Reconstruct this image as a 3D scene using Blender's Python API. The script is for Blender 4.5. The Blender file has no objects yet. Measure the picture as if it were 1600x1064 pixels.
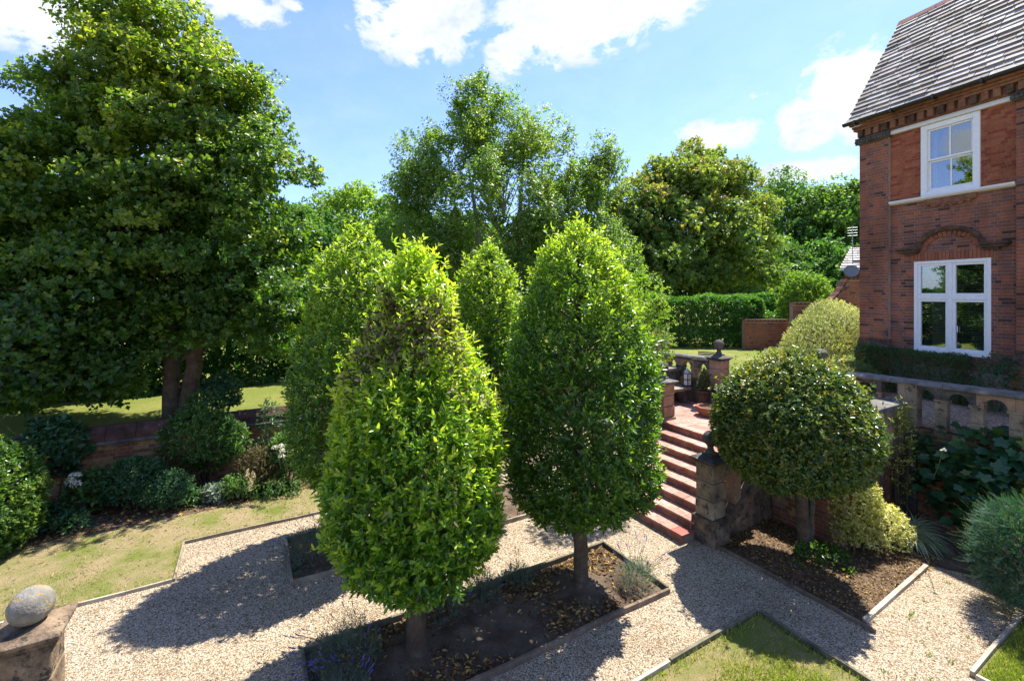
import bpy, bmesh, math, random
import numpy as np
from mathutils import Vector, Matrix
random.seed(7)
R = np.random.default_rng(11)
scn = bpy.context.scene
COL = scn.collection
rad = math.radians

# ------------------------------------------------------------------ camera, sky, sun, exposure
CAMH = 4.2
F = 711.0
cam_d = bpy.data.cameras.new('camera'); cam = bpy.data.objects.new('camera', cam_d); COL.objects.link(cam)
cam.location = (0, 0, CAMH); cam.rotation_euler = (rad(90), 0, 0)
cam_d.sensor_width = 36; cam_d.sensor_fit = 'HORIZONTAL'; cam_d.lens = 36 * F / 1600
cam_d.shift_y = -74 / 1600; cam_d.clip_start = 0.05; cam_d.clip_end = 3000
scn.camera = cam

SUNV = Vector((0.39, 0.345, 1.0)).normalized()
sun_el = math.asin(SUNV.z); sun_az = math.atan2(SUNV.x, SUNV.y)
sd = bpy.data.lights.new('sun', 'SUN'); sd.energy = 4.4; sd.angle = rad(0.53); sd.color = (1.0, 0.95, 0.87)
so = bpy.data.objects.new('sun', sd); COL.objects.link(so)
so.rotation_euler = (-SUNV).to_track_quat('-Z', 'Y').to_euler(); so.location = (20, 20, 40)

world = bpy.data.worlds.new('World'); scn.world = world; world.use_nodes = True
def build_world():
    nt = world.node_tree; N = nt.nodes; L = nt.links; N.clear()
    out = N.new('ShaderNodeOutputWorld'); bg = N.new('ShaderNodeBackground'); bg.inputs[1].default_value = 0.135
    sky = N.new('ShaderNodeTexSky'); sky.sky_type = 'NISHITA'; sky.sun_disc = False
    sky.sun_elevation = sun_el; sky.sun_rotation = sun_az; sky.altitude = 100; sky.air_density = 1.0; sky.dust_density = 0.6; sky.ozone_density = 2.6
    tc = N.new('ShaderNodeTexCoord')
    def m(op, a, b=None, c=None, clamp=False):
        n = N.new('ShaderNodeMath'); n.operation = op; n.use_clamp = clamp
        for i, v in enumerate((a, b, c)):
            if v is None: continue
            if isinstance(v, (int, float)): n.inputs[i].default_value = v
            else: L.new(v, n.inputs[i])
        return n.outputs[0]
    sep = N.new('ShaderNodeSeparateXYZ'); L.new(tc.outputs['Generated'], sep.inputs[0])
    az = m('ARCTAN2', sep.outputs[0], sep.outputs[1]); el = m('ARCSINE', sep.outputs[2])
    def noise(scale, det, rough, dist=0.0, zs=1.0):
        mp = N.new('ShaderNodeMapping'); mp.inputs['Scale'].default_value = (1, 1, zs); L.new(tc.outputs['Generated'], mp.inputs[0])
        n = N.new('ShaderNodeTexNoise'); n.inputs['Scale'].default_value = scale; n.inputs['Detail'].default_value = det
        n.inputs['Roughness'].default_value = rough; n.inputs['Distortion'].default_value = dist
        L.new(mp.outputs[0], n.inputs[0]); return n.outputs[0]
    n1 = noise(7, 9, 0.62, 0.5, 1.6); n2 = noise(26, 6, 0.65, 0.3, 1.5); n3 = noise(5, 5, 0.5, 0.2, 3.0)
    # (azimuth, elevation, half width, half height, density): clouds standing in the view, and more of them round the rest of the sky
    def ae(px, py):
        x, z = (px - 800) / F, (458 - py) / F
        return math.atan2(x, 1), math.atan2(z, math.hypot(x, 1))
    blobs = []
    for px, py, w, h, dn in ((650, 25, .16, .085, 1.0), (900, 30, .20, .075, 1.15), (1020, 5, .12, .05, 1.0), (790, 85, .05, .055, .8), (645, 92, .03, .02, .6),
                             (850, 105, .05, .018, .6), (1320, 130, .075, .075, 1.25), (1262, 190, .055, .05, 1.15), (1350, 160, .05, .07, 1.2), (1115, 213, .10, .035, .85), (1265, 268, .12, .025, .75),
                             (60, 5, .17, .075, .95), (375, 8, .09, .035, .85), (460, 10, .035, .012, .6), (1310, 312, .10, .03, .8), (1180, 152, .05, .015, .35)):
        a, e = ae(px, py); blobs.append((a, e, w, h, dn))
    for k in range(16):
        a = 1.25 + k * (2 * math.pi - 2.5) / 15
        blobs.append((a if a < math.pi else a - 2 * math.pi, 0.22 + 0.45 * ((k * 0.618) % 1), 0.16 + .12 * ((k * .37) % 1), 0.06 + .05 * ((k * .73) % 1), 1.0))
    for k in range(5): blobs.append((-1.0 + k * .55, 0.85 + .25 * ((k * .618) % 1), .22, .08, 1.0))
    tot = None
    for a, e, w, h, dn in blobs:
        dx = m('DIVIDE', m('SUBTRACT', az, a), w); dy = m('DIVIDE', m('SUBTRACT', el, e), h)
        q = m('SQRT', m('ADD', m('MULTIPLY', dx, dx), m('MULTIPLY', dy, dy)))
        b = m('MULTIPLY', m('SUBTRACT', 1.25, q), dn * 0.95)
        b = m('MAXIMUM', b, 0)
        tot = b if tot is None else m('MAXIMUM', tot, b)
    nn = m('ADD', m('MULTIPLY', m('SUBTRACT', n1, 0.5), 3.3), m('MULTIPLY', m('SUBTRACT', n2, 0.5), 1.5))
    dens = m('ADD', tot, m('MULTIPLY', nn, m('MINIMUM', m('MULTIPLY', tot, 2.2), 0.85)))
    mr = N.new('ShaderNodeMapRange'); mr.interpolation_type = 'SMOOTHSTEP'; L.new(dens, mr.inputs[0])
    mr.inputs[1].default_value = 0.12; mr.inputs[2].default_value = 0.62
    mask = m('MULTIPLY', mr.outputs[0], 0.97)
    veil = N.new('ShaderNodeMapRange'); L.new(n3, veil.inputs[0]); veil.inputs[1].default_value = .42; veil.inputs[2].default_value = .8
    veil.inputs[3].default_value = 0.0; veil.inputs[4].default_value = 0.10
    hz = N.new('ShaderNodeMapRange'); L.new(el, hz.inputs[0]); hz.inputs[1].default_value = 0.75; hz.inputs[2].default_value = 0.0; hz.inputs[3].default_value = 0.0; hz.inputs[4].default_value = 0.20
    base = m('MAXIMUM', mask, m('ADD', veil.outputs[0], hz.outputs[0]))
    shade = N.new('ShaderNodeMapRange'); L.new(m('ADD', n1, m('MULTIPLY', n2, .5)), shade.inputs[0]); shade.inputs[1].default_value = .62; shade.inputs[2].default_value = 1.0
    cc = N.new('ShaderNodeMix'); cc.data_type = 'RGBA'; L.new(shade.outputs[0], cc.inputs['Factor'])
    cc.inputs[6].default_value = (3.15, 3.2, 3.25, 1); cc.inputs[7].default_value = (1.9, 2.15, 2.5, 1)
    mx = N.new('ShaderNodeMix'); mx.data_type = 'RGBA'; L.new(base, mx.inputs['Factor'])
    tint = N.new('ShaderNodeMix'); tint.data_type = 'RGBA'; tint.blend_type = 'MULTIPLY'; tint.inputs[0].default_value = 1; L.new(sky.outputs[0], tint.inputs[6]); tint.inputs[7].default_value = (.54, .63, .94, 1)
    L.new(tint.outputs[2], mx.inputs[6]); L.new(cc.outputs[2], mx.inputs[7])
    L.new(mx.outputs[2], bg.inputs[0]); L.new(bg.outputs[0], out.inputs[0])
build_world()
vs = scn.view_settings; vs.view_transform = 'Standard'; vs.look = 'None'; vs.gamma = 1.0; vs.exposure = 1.52; vs.use_curve_mapping = False
scn.cycles.max_bounces = 8; scn.cycles.transparent_max_bounces = 12; scn.cycles.diffuse_bounces = 4; scn.cycles.transmission_bounces = 6

# ------------------------------------------------------------------ helpers
def uv(u, v, z=0.0): return Vector((0.8660254 * u - 0.5 * v, 0.5 * u + 0.8660254 * v, z))
def inv_uv(x, y): return 0.8660254 * x + 0.5 * y, -0.5 * x + 0.8660254 * y
def at(px, py, d): return Vector(((px - 800) / F * d, d, CAMH - (py - 458) / F * d))
GARD = rad(30)
CAMP = Vector((0, 0, CAMH))
def tag(o, label=None, cat=None, group=None, kind=None):
    if label: o['label'] = label
    if cat: o['category'] = cat
    if group: o['group'] = group
    if kind: o['kind'] = kind
    return o
def thing(name, label, cat, loc=(0, 0, 0), rz=0.0, group=None):
    o = bpy.data.objects.new(name, None); COL.objects.link(o); o.location = loc; o.rotation_euler = (0, 0, rz); o.empty_display_size = .2
    return tag(o, label, cat, group)
def link(name, me, parent=None, mat=None):
    o = bpy.data.objects.new(name, me); COL.objects.link(o)
    if parent is not None: o.parent = parent
    if mat is not None and not me.materials: me.materials.append(mat)
    return o
class MB:
    """collects polygons, becomes one mesh object"""
    def __init__(s): s.v = []; s.f = []; s.mi = []; s.sm = []
    def poly(s, pts, mi=0, sm=False):
        b = len(s.v); s.v += [tuple(p) for p in pts]; s.f.append(tuple(range(b, b + len(pts)))); s.mi.append(mi); s.sm.append(sm)
    def mesh(s, vs_, fs, mi=0, sm=False):
        b = len(s.v); s.v += [tuple(p) for p in vs_]
        for f in fs: s.f.append(tuple(b + i for i in f)); s.mi.append(mi); s.sm.append(sm)
    def box(s, x0, x1, y0, y1, z0, z1, mi=0, M=None):
        P = [Vector(p) for p in ((x0, y0, z0), (x1, y0, z0), (x1, y1, z0), (x0, y1, z0), (x0, y0, z1), (x1, y0, z1), (x1, y1, z1), (x0, y1, z1))]
        if M is not None: P = [M @ p for p in P]
        s.mesh(P, ((0, 3, 2, 1), (4, 5, 6, 7), (0, 1, 5, 4), (1, 2, 6, 5), (2, 3, 7, 6), (3, 0, 4, 7)), mi)
    def prism(s, prof, y0, y1, mi=0, M=None):
        """profile in xz extruded along y"""
        n = len(prof); P = [Vector((x, y0, z)) for x, z in prof] + [Vector((x, y1, z)) for x, z in prof]
        if M is not None: P = [M @ p for p in P]
        s.mesh(P, [tuple(range(n)), tuple(range(2 * n - 1, n - 1, -1))] + [((i + 1) % n, i, n + i, n + (i + 1) % n) for i in range(n)], mi)
    def tube(s, pts, rads, seg=7, mi=0, cap=True, sm=True):
        pts = [Vector(p) for p in pts]; n = len(pts); vs_ = []; fs = []
        ref = Vector((0.31, 0.95, 0.12))
        for i, p in enumerate(pts):
            t = (pts[min(i + 1, n - 1)] - pts[max(i - 1, 0)]).normalized()
            a = t.cross(ref)
            if a.length < .05: a = t.cross(Vector((1, 0, 0)))
            a.normalize(); b = t.cross(a); r = rads[i] if hasattr(rads, '__len__') else rads
            for k in range(seg):
                c = 2 * math.pi * k / seg; vs_.append(p + a * (r * math.cos(c)) + b * (r * math.sin(c)))
        for i in range(n - 1):
            for k in range(seg): fs.append((i * seg + k, i * seg + (k + 1) % seg, (i + 1) * seg + (k + 1) % seg, (i + 1) * seg + k))
        s.mesh(vs_, fs, mi, sm)
        if cap: s.poly(vs_[-seg:], mi)
    def lathe(s, prof, seg=20, c=(0, 0, 0), mi=0, sm=True):
        vs_ = []; fs = []; n = len(prof)
        for r, z in prof:
            for k in range(seg):
                a = 2 * math.pi * k / seg; vs_.append((c[0] + r * math.cos(a), c[1] + r * math.sin(a), c[2] + z))
        for i in range(n - 1):
            for k in range(seg): fs.append((i * seg + k, i * seg + (k + 1) % seg, (i + 1) * seg + (k + 1) % seg, (i + 1) * seg + k))
        s.mesh(vs_, fs, mi, sm); s.poly(vs_[:seg][::-1], mi); s.poly(vs_[-seg:], mi)
    def build(s, name, mats, parent=None, bevel=0, M=None):
        me = bpy.data.meshes.new(name); me.from_pydata(s.v, [], s.f)
        if M is not None: me.transform(M)
        mats = mats if isinstance(mats, (list, tuple)) else [mats]
        for m in mats: me.materials.append(m)
        me.polygons.foreach_set('material_index', s.mi); me.polygons.foreach_set('use_smooth', s.sm); me.update()
        o = link(name, me, parent)
        if bevel:
            b = o.modifiers.new('bevel', 'BEVEL'); b.width = bevel; b.segments = 2; b.limit_method = 'ANGLE'; b.angle_limit = rad(40)
        return o
def fast_mesh(name, V, faces_n, idx, mat, parent=None, tone=None, mis=None):
    """V (n,3); faces_n vertices per face; idx flat loop indices"""
    me = bpy.data.meshes.new(name); nf = len(idx) // faces_n
    me.vertices.add(len(V)); me.vertices.foreach_set('co', np.asarray(V, np.float32).ravel())
    me.loops.add(len(idx)); me.loops.foreach_set('vertex_index', np.asarray(idx, np.int32))
    me.polygons.add(nf); me.polygons.foreach_set('loop_start', np.arange(nf, dtype=np.int32) * faces_n)
    for m in (mat if isinstance(mat, (list, tuple)) else [mat]): me.materials.append(m)
    if mis is not None: me.polygons.foreach_set('material_index', np.asarray(mis, np.int32))
    me.update(calc_edges=True); me.validate()
    if tone is not None:
        a = me.attributes.new('tone', 'FLOAT', 'POINT'); a.data.foreach_set('value', np.asarray(tone, np.float32))
    return link(name, me, parent)

# ------------------------------------------------------------------ materials
def newmat(name):
    m = bpy.data.materials.new(name); m.use_nodes = True; nt = m.node_tree
    return m, nt, nt.nodes, nt.links, nt.nodes['Principled BSDF']
def ramp(N, stops, interp='LINEAR'):
    r = N.new('ShaderNodeValToRGB'); e = r.color_ramp.elements; r.color_ramp.interpolation = interp
    while len(e) < len(stops): e.new(0.5)
    for x, (p, c) in zip(e, stops): x.position = p; x.color = (*c, 1) if len(c) == 3 else c
    return r
def texn(N, L, kind, scale, coord='Object', det=6, rough=.6, vec=None, **kw):
    t = N.new('ShaderNodeTex' + kind); t.inputs['Scale'].default_value = scale
    if kind == 'Noise': t.inputs['Detail'].default_value = det; t.inputs['Roughness'].default_value = rough
    for k, v in kw.items(): setattr(t, k, v)
    if vec is None: tc = N.new('ShaderNodeTexCoord'); vec = tc.outputs[coord]
    L.new(vec, t.inputs['Vector']); return t
def mixc(N, L, f, a, b, blend='MIX'):
    x = N.new('ShaderNodeMix'); x.data_type = 'RGBA'; x.blend_type = blend
    for i, v in ((0, f), (6, a), (7, b)):
        if isinstance(v, (int, float)): x.inputs[i].default_value = v
        elif isinstance(v, tuple): x.inputs[i].default_value = (*v, 1)
        else: L.new(v, x.inputs[i])
    return x.outputs[2]
def bump(N, L, P, h, strength=.4, dist=.02):
    b = N.new('ShaderNodeBump'); b.inputs['Strength'].default_value = strength; b.inputs['Distance'].default_value = dist
    L.new(h, b.inputs['Height']); L.new(b.outputs[0], P.inputs['Normal']); return b
def wpos(N):
    g = N.new('ShaderNodeNewGeometry'); return g.outputs['Position']
def m_rough(name, c1, c2, c3=None, scale=8, rough=.85, bs=.5, bd=.01, fine=60, spec=.3, lichen=None, lich_amt=.6, obj_rand=0.0, lsc=9, big=1.1, bigv=(.62, 1.14)):
    m, nt, N, L, P = newmat(name)
    pos = wpos(N)
    n = texn(N, L, 'Noise', scale, vec=pos); st = [(.3, c1), (.62, c2)] + ([(.8, c3)] if c3 else [])
    r = ramp(N, st); L.new(n.outputs[0], r.inputs[0]); c = r.outputs[0]
    n2 = texn(N, L, 'Noise', fine, vec=pos, det=4)
    c = mixc(N, L, .55, c, mixc(N, L, n2.outputs[0], (.35, .35, .35), (1.55, 1.55, 1.55)), 'MULTIPLY')
    if lichen:
        n3 = texn(N, L, 'Noise', lsc, vec=pos, det=8, rough=.7); rr = ramp(N, [(lich_amt, (0, 0, 0)), (lich_amt + .06, (1, 1, 1))]); L.new(n3.outputs[0], rr.inputs[0])
        c = mixc(N, L, rr.outputs[0], c, lichen)
    mpb = N.new('ShaderNodeMapping'); mpb.inputs['Scale'].default_value = (1, 1, .45); L.new(pos, mpb.inputs[0])
    nb = texn(N, L, 'Noise', big, vec=mpb.outputs[0], det=7, rough=.68); rb = ramp(N, [(.32, (bigv[0],) * 3), (.60, (bigv[1],) * 3)]); L.new(nb.outputs[0], rb.inputs[0]); c = mixc(N, L, 1.0, c, rb.outputs[0], 'MULTIPLY')
    if obj_rand:
        oi = N.new('ShaderNodeObjectInfo'); h = N.new('ShaderNodeMapRange'); L.new(oi.outputs['Random'], h.inputs[0]); h.inputs[3].default_value = 1 - obj_rand; h.inputs[4].default_value = 1 + obj_rand
        cm = N.new('ShaderNodeCombineColor'); [L.new(h.outputs[0], cm.inputs[i]) for i in range(3)]
        c = mixc(N, L, 1.0, c, cm.outputs[0], 'MULTIPLY')
    L.new(c, P.inputs['Base Color']); P.inputs['Roughness'].default_value = rough; P.inputs['Specular IOR Level'].default_value = spec
    ad = N.new('ShaderNodeMath'); ad.operation = 'ADD'; L.new(n.outputs[0], ad.inputs[0]); L.new(n2.outputs[0], ad.inputs[1])
    bump(N, L, P, ad.outputs[0], bs, bd)
    return m
def m_plain(name, c, rough=.4, metal=0, spec=.5):
    m, nt, N, L, P = newmat(name)
    n = texn(N, L, 'Noise', 14, vec=wpos(N)); cc = mixc(N, L, n.outputs[0], tuple(x * .82 for x in c), tuple(min(1, x * 1.12) for x in c))
    L.new(cc, P.inputs['Base Color']); P.inputs['Roughness'].default_value = rough; P.inputs['Metallic'].default_value = metal; P.inputs['Specular IOR Level'].default_value = spec
    return m
def m_leaf(name, stops, trans=.35, rough=.42, spec=.4, tcol=1.5, gain=1.3):
    """leaf tissue: colour from the per-leaf 'tone', a little light passing through"""
    m, nt, N, L, P = newmat(name); out = N['Material Output'] if 'Material Output' in N else [x for x in N if x.type == 'OUTPUT_MATERIAL'][0]
    a = N.new('ShaderNodeAttribute'); a.attribute_name = 'tone'
    g = N.new('ShaderNodeNewGeometry')
    mul = N.new('ShaderNodeMath'); mul.operation = 'MULTIPLY_ADD'; L.new(g.outputs['Random Per Island'], mul.inputs[0]); mul.inputs[1].default_value = .24; L.new(a.outputs['Fac'], mul.inputs[2])
    sb = N.new('ShaderNodeMath'); sb.operation = 'SUBTRACT'; L.new(mul.outputs[0], sb.inputs[0]); sb.inputs[1].default_value = .12
    r = ramp(N, stops); L.new(sb.outputs[0], r.inputs[0])
    for e in r.color_ramp.elements: e.color = tuple(min(.8, c * gain) for c in e.color[:3]) + (1,)
    L.new(r.outputs[0], P.inputs['Base Color']); P.inputs['Roughness'].default_value = rough; P.inputs['Specular IOR Level'].default_value = spec
    t = N.new('ShaderNodeBsdfTranslucent'); tcn = mixc(N, L, 1.0, r.outputs[0], (tcol * 1.22, tcol * 1.3, tcol * .42), 'MULTIPLY'); L.new(tcn, t.inputs[0])
    mx = N.new('ShaderNodeMixShader'); mx.inputs[0].default_value = min(.55, trans * 1.38); L.new(P.outputs[0], mx.inputs[1]); L.new(t.outputs[0], mx.inputs[2]); L.new(mx.outputs[0], out.inputs[0])
    return m

M = {}
# laurel: dark mature, mid, fresh yellow green
M['laurel'] = m_leaf('laurel_leaf', [(0.0, (.012, .040, .008)), (.35, (.028, .085, .010)), (.6, (.082, .155, .014)), (.85, (.185, .262, .022)), (1.0, (.25, .29, .035))], .38, .27, .6, 1.5, gain=1.5)
M['laurel_dead'] = m_leaf('browned_leaf', [(0, (.035, .025, .016)), (.5, (.11, .085, .05)), (1, (.19, .17, .07))], .15, .6, .2, 1.2)
M['bay'] = m_leaf('bay_leaf', [(0, (.014, .036, .008)), (.45, (.036, .082, .012)), (.75, (.085, .15, .016)), (1, (.20, .25, .03))], .36, .27, .6, 1.5, gain=1.5)
M['holly'] = m_leaf('holly_leaf', [(0, (.010, .026, .006)), (.45, (.030, .062, .010)), (.7, (.075, .10, .016)), (.90, (.13, .145, .022)), (1, (.17, .12, .03))], .28, .30, .55, 1.4, gain=1.6)
M['clip'] = m_leaf('clipped_green_leaf', [(0, (.012, .034, .008)), (.5, (.034, .085, .012)), (.8, (.09, .15, .02)), (1, (.18, .22, .04))], .3, .30, .55, 1.4, gain=1.5)
M['lime'] = m_leaf('lime_tree_leaf', [(0, (.012, .034, .008)), (.45, (.034, .078, .012)), (.75, (.085, .13, .014)), (1, (.19, .20, .025))], .38, .40, .5, 1.5, gain=1.6)
M['birch'] = m_leaf('birch_leaf', [(0, (.025, .058, .012)), (.5, (.070, .125, .022)), (1, (.16, .20, .035))], .38, .4, .45, 1.4, gain=1.55)
M['syc'] = m_leaf('sycamore_leaf', [(0, (.022, .055, .012)), (.5, (.060, .105, .020)), (.88, (.13, .16, .035)), (1, (.17, .12, .035))], .34, .45, .35, 1.3, gain=1.75)
M['wood'] = m_leaf('woodland_leaf', [(0, (.020, .06, .014)), (.5, (.045, .11, .022)), (1, (.13, .20, .035))], .34, .5, .3, 1.4)
M['pale'] = m_leaf('pale_leaf', [(0, (.04, .09, .015)), (.5, (.10, .18, .025)), (1, (.2, .26, .04))], .36, .45, .35, 1.4)
M['hedge'] = m_leaf('hedge_leaf', [(0, (.010, .042, .008)), (.5, (.028, .095, .012)), (1, (.11, .20, .02))], .32, .36, .5, 1.4)
M['box'] = m_leaf('box_leaf', [(0, (.014, .035, .010)), (.5, (.034, .070, .016)), (1, (.09, .13, .03))], .25, .4, .4, 1.2, gain=1.7)
M['varieg'] = m_leaf('variegated_leaf', [(0, (.06, .10, .025)), (.4, (.26, .30, .09)), (.7, (.50, .50, .22)), (1, (.66, .64, .36))], .25, .45, .35, 1.0, gain=1.0)
M['euon'] = m_leaf('golden_leaf', [(0, (.07, .11, .015)), (.35, (.34, .35, .07)), (.65, (.62, .58, .20)), (1, (.78, .74, .40))], .25, .4, .4, 1.0, gain=1.0)
M['shrub'] = m_leaf('shrub_leaf', [(0, (.012, .036, .010)), (.5, (.032, .080, .018)), (1, (.10, .16, .03))], .32, .42, .4, 1.4, gain=1.55)
M['dkshrub'] = m_leaf('dark_shrub_leaf', [(0, (.008, .028, .012)), (.5, (.018, .055, .020)), (1, (.05, .10, .03))], .28, .4, .45, 1.3, gain=1.75)
M['vine'] = m_leaf('vine_leaf', [(0, (.014, .05, .018)), (.5, (.030, .085, .028)), (.85, (.075, .14, .022)), (1, (.14, .16, .03))], .3, .38, .45, 1.3)
M['yew'] = m_leaf('yew_needle', [(0, (.016, .055, .036)), (.5, (.040, .105, .062)), (.8, (.11, .19, .05)), (1, (.20, .25, .04))], .25, .55, .22, 1.2, gain=1.15)
M['lav'] = m_leaf('lavender_leaf', [(0, (.06, .09, .06)), (.5, (.13, .18, .13)), (1, (.22, .27, .20))], .2, .7, .2, 1.0, gain=1.0)
M['lavf'] = m_plain('lavender_flower', (.10, .06, .30), .8)
M['sedge'] = m_leaf('sedge_blade', [(0, (.07, .11, .05)), (.5, (.22, .27, .14)), (1, (.45, .48, .30))], .25, .45, .35, 1.0, gain=1.35)
M['white_fl'] = m_leaf('hydrangea_petal', [(0, (.50, .46, .38)), (1, (.80, .78, .70))], .2, .7, .2, .7, gain=1.0)
M['cream_fl'] = m_leaf('astilbe_plume', [(0, (.40, .30, .16)), (1, (.70, .60, .40))], .2, .7, .2, .7, gain=1.0)
M['purple'] = m_leaf('purple_leaf', [(0, (.03, .03, .015)), (.5, (.07, .055, .02)), (1, (.12, .12, .03))], .25, .5, .3, 1.2)
M['litter'] = m_leaf('fallen_leaf', [(0, (.06, .03, .015)), (.4, (.16, .08, .03)), (.75, (.30, .18, .07)), (1, (.45, .34, .10))], .1, .75, .15, 1.0, gain=1.0)
M['strawclip'] = m_leaf('grass_clipping', [(0, (.20, .15, .06)), (1, (.55, .44, .24))], .15, .7, .15, 1.0, gain=1.0)
M['grass'] = m_leaf('grass_blade', [(0, (.08, .13, .018)), (.5, (.17, .22, .035)), (1, (.40, .36, .12))], .35, .5, .25, 1.2, gain=1.25)
M['bark'] = m_rough('brown_bark', (.05, .035, .022), (.12, .085, .055), (.17, .13, .09), 7, .95, .9, .03, 40)
M['bark_grey'] = m_rough('grey_bark', (.05, .045, .035), (.10, .085, .065), (.16, .14, .11), 8, .95, .9, .03, 40)
M['bark_birch'] = m_rough('birch_bark', (.18, .16, .13), (.45, .42, .37), (.6, .57, .5), 5, .8, .4, .01, 30)
M['twig'] = m_rough('twig_wood', (.06, .04, .025), (.14, .10, .06), None, 9, .9, .4, .01, 40)
M['stem_green'] = m_plain('green_stem', (.08, .12, .03), .6)

def m_gravel(name, tint=(1, 1, 1), sc=68):
    m, nt, N, L, P = newmat(name); pos = wpos(N)
    mp = N.new('ShaderNodeMapping'); mp.inputs['Scale'].default_value = (1, 1, .2); L.new(pos, mp.inputs[0])
    nz = texn(N, L, 'Noise', 30, vec=mp.outputs[0], det=2)
    vm = N.new('ShaderNodeVectorMath'); vm.operation = 'MULTIPLY_ADD'; L.new(nz.outputs[1], vm.inputs[0]); vm.inputs[1].default_value = (.012, .012, 0); L.new(mp.outputs[0], vm.inputs[2])
    v = texn(N, L, 'Voronoi', sc, vec=vm.outputs[0]); v.inputs['Randomness'].default_value = 1
    sp = N.new('ShaderNodeSeparateColor'); L.new(v.outputs['Color'], sp.inputs[0])
    t = tint
    r = ramp(N, [(0, (.10 * t[0], .075 * t[1], .05 * t[2])), (.12, (.24 * t[0], .18 * t[1], .125 * t[2])), (.38, (.40 * t[0], .325 * t[1], .235 * t[2])), (.62, (.52 * t[0], .44 * t[1], .34 * t[2])), (.85, (.62 * t[0], .56 * t[1], .46 * t[2])), (1, (.34 * t[0], .31 * t[1], .29 * t[2]))])
    L.new(sp.outputs[0], r.inputs[0])
    big = texn(N, L, 'Noise', .9, vec=pos, det=5); br = ramp(N, [(.28, (.66, .62, .56)), (.48, (.92, .90, .87)), (.72, (1.04, 1.03, 1.02))]); L.new(big.outputs[0], br.inputs[0])
    c = mixc(N, L, 1.0, r.outputs[0], br.outputs[0], 'MULTIPLY')
    d = ramp(N, [(.30, (1, 1, 1)), (.62, (.45, .42, .38))]); L.new(v.outputs['Distance'], d.inputs[0])
    c = mixc(N, L, .8, c, d.outputs[0], 'MULTIPLY')
    L.new(c, P.inputs['Base Color']); P.inputs['Roughness'].default_value = .85; P.inputs['Specular IOR Level'].default_value = .25
    h = N.new('ShaderNodeMath'); h.operation = 'MULTIPLY_ADD'; L.new(v.outputs['Distance'], h.inputs[0]); h.inputs[1].default_value = -1; L.new(sp.outputs[1], h.inputs[2])
    bump(N, L, P, h.outputs[0], .9, .014)
    return m
M['gravel'] = m_gravel('pea_gravel', (1.09, 1.05, .94)); M['gravel2'] = m_gravel('terrace_gravel_stones', (1.0, .86, .74), 40)
M['pebble'] = m_rough('pebble_stone', (.34, .27, .19), (.58, .50, .38), (.66, .62, .54), 14, .8, .2, .004, 90)
def m_lawn(name, dry, patch, straw=(.40, .30, .13)):
    m, nt, N, L, P = newmat(name); pos = wpos(N)
    a = texn(N, L, 'Noise', patch, vec=pos, det=7, rough=.62); b = texn(N, L, 'Noise', 55, vec=pos, det=5, rough=.75); f = texn(N, L, 'Noise', 260, vec=pos, det=2)
    g = ramp(N, [(.28, (.10, .14, .022)), (.55, (.175, .205, .038)), (.75, (.27, .27, .07))]); L.new(b.outputs[0], g.inputs[0])
    s = ramp(N, [(.3, tuple(x * .62 for x in straw)), (.7, tuple(min(1, x * 1.2) for x in straw))]); L.new(b.outputs[0], s.inputs[0])
    k = ramp(N, [(dry - .10, (0, 0, 0)), (dry + .10, (1, 1, 1))]); L.new(a.outputs[0], k.inputs[0])
    c = mixc(N, L, k.outputs[0], g.outputs[0], s.outputs[0])
    fr = ramp(N, [(.35, (.55, .55, .55)), (.65, (1.35, 1.35, 1.35))]); L.new(f.outputs[0], fr.inputs[0])
    c = mixc(N, L, .7, c, fr.outputs[0], 'MULTIPLY')
    L.new(c, P.inputs['Base Color']); P.inputs['Roughness'].default_value = .9; P.inputs['Specular IOR Level'].default_value = .15
    ad = N.new('ShaderNodeMath'); ad.operation = 'ADD'; L.new(f.outputs[0], ad.inputs[0]); L.new(b.outputs[0], ad.inputs[1]); bump(N, L, P, ad.outputs[0], .8, .03)
    return m
M['lawn_dry'] = m_lawn('dry_lawn', .47, 1.3, (.37, .285, .15)); M['lawn_up'] = m_lawn('mown_lawn', .60, .5, (.30, .27, .08)); M['lawn_near'] = m_lawn('patchy_lawn', .53, 1.5, (.36, .28, .13))
M['soil'] = m_rough('bare_soil', (.07, .05, .034), (.15, .112, .078), (.24, .19, .14), 3.5, .95, .9, .03, 70, .15)
M['soil_leafy'] = m_rough('leafy_soil', (.065, .042, .028), (.16, .11, .07), (.27, .20, .125), 9, .95, .9, .03, 60, .15)
M['board'] = m_rough('weathered_board', (.16, .13, .09), (.30, .25, .18), (.40, .36, .28), 6, .85, .4, .01, 60)
M['board_pale'] = m_rough('pale_board', (.25, .215, .15), (.42, .37, .28), None, 6, .8, .3, .01, 60)
M['board_dark'] = m_rough('mossy_board', (.07, .065, .035), (.16, .14, .09), (.24, .21, .14), 7, .85, .4, .01, 60)
M['log'] = m_rough('log_edge', (.10, .07, .045), (.22, .16, .11), None, 8, .9, .6, .015, 60)
M['stone'] = m_rough('sandstone', (.13, .10, .07), (.29, .225, .15), (.38, .31, .22), 3.5, .9, .5, .012, 55, .2, (.06, .055, .045), .55)
M['stone_warm'] = m_rough('warm_sandstone', (.20, .125, .08), (.37, .24, .155), (.42, .29, .20), 3, .9, .5, .012, 55, .2, (.09, .065, .05), .57)
M['stone_dark'] = m_rough('blackened_stone', (.035, .033, .03), (.12, .11, .095), (.28, .26, .22), 5, .9, .6, .012, 60, .25, (.42, .41, .36), .66)
M['coping'] = m_rough('coping_stone', (.07, .065, .06), (.19, .175, .155), (.36, .33, .29), 5, .88, .5, .012, 60, .3, (.48, .46, .42), .68)
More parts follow.
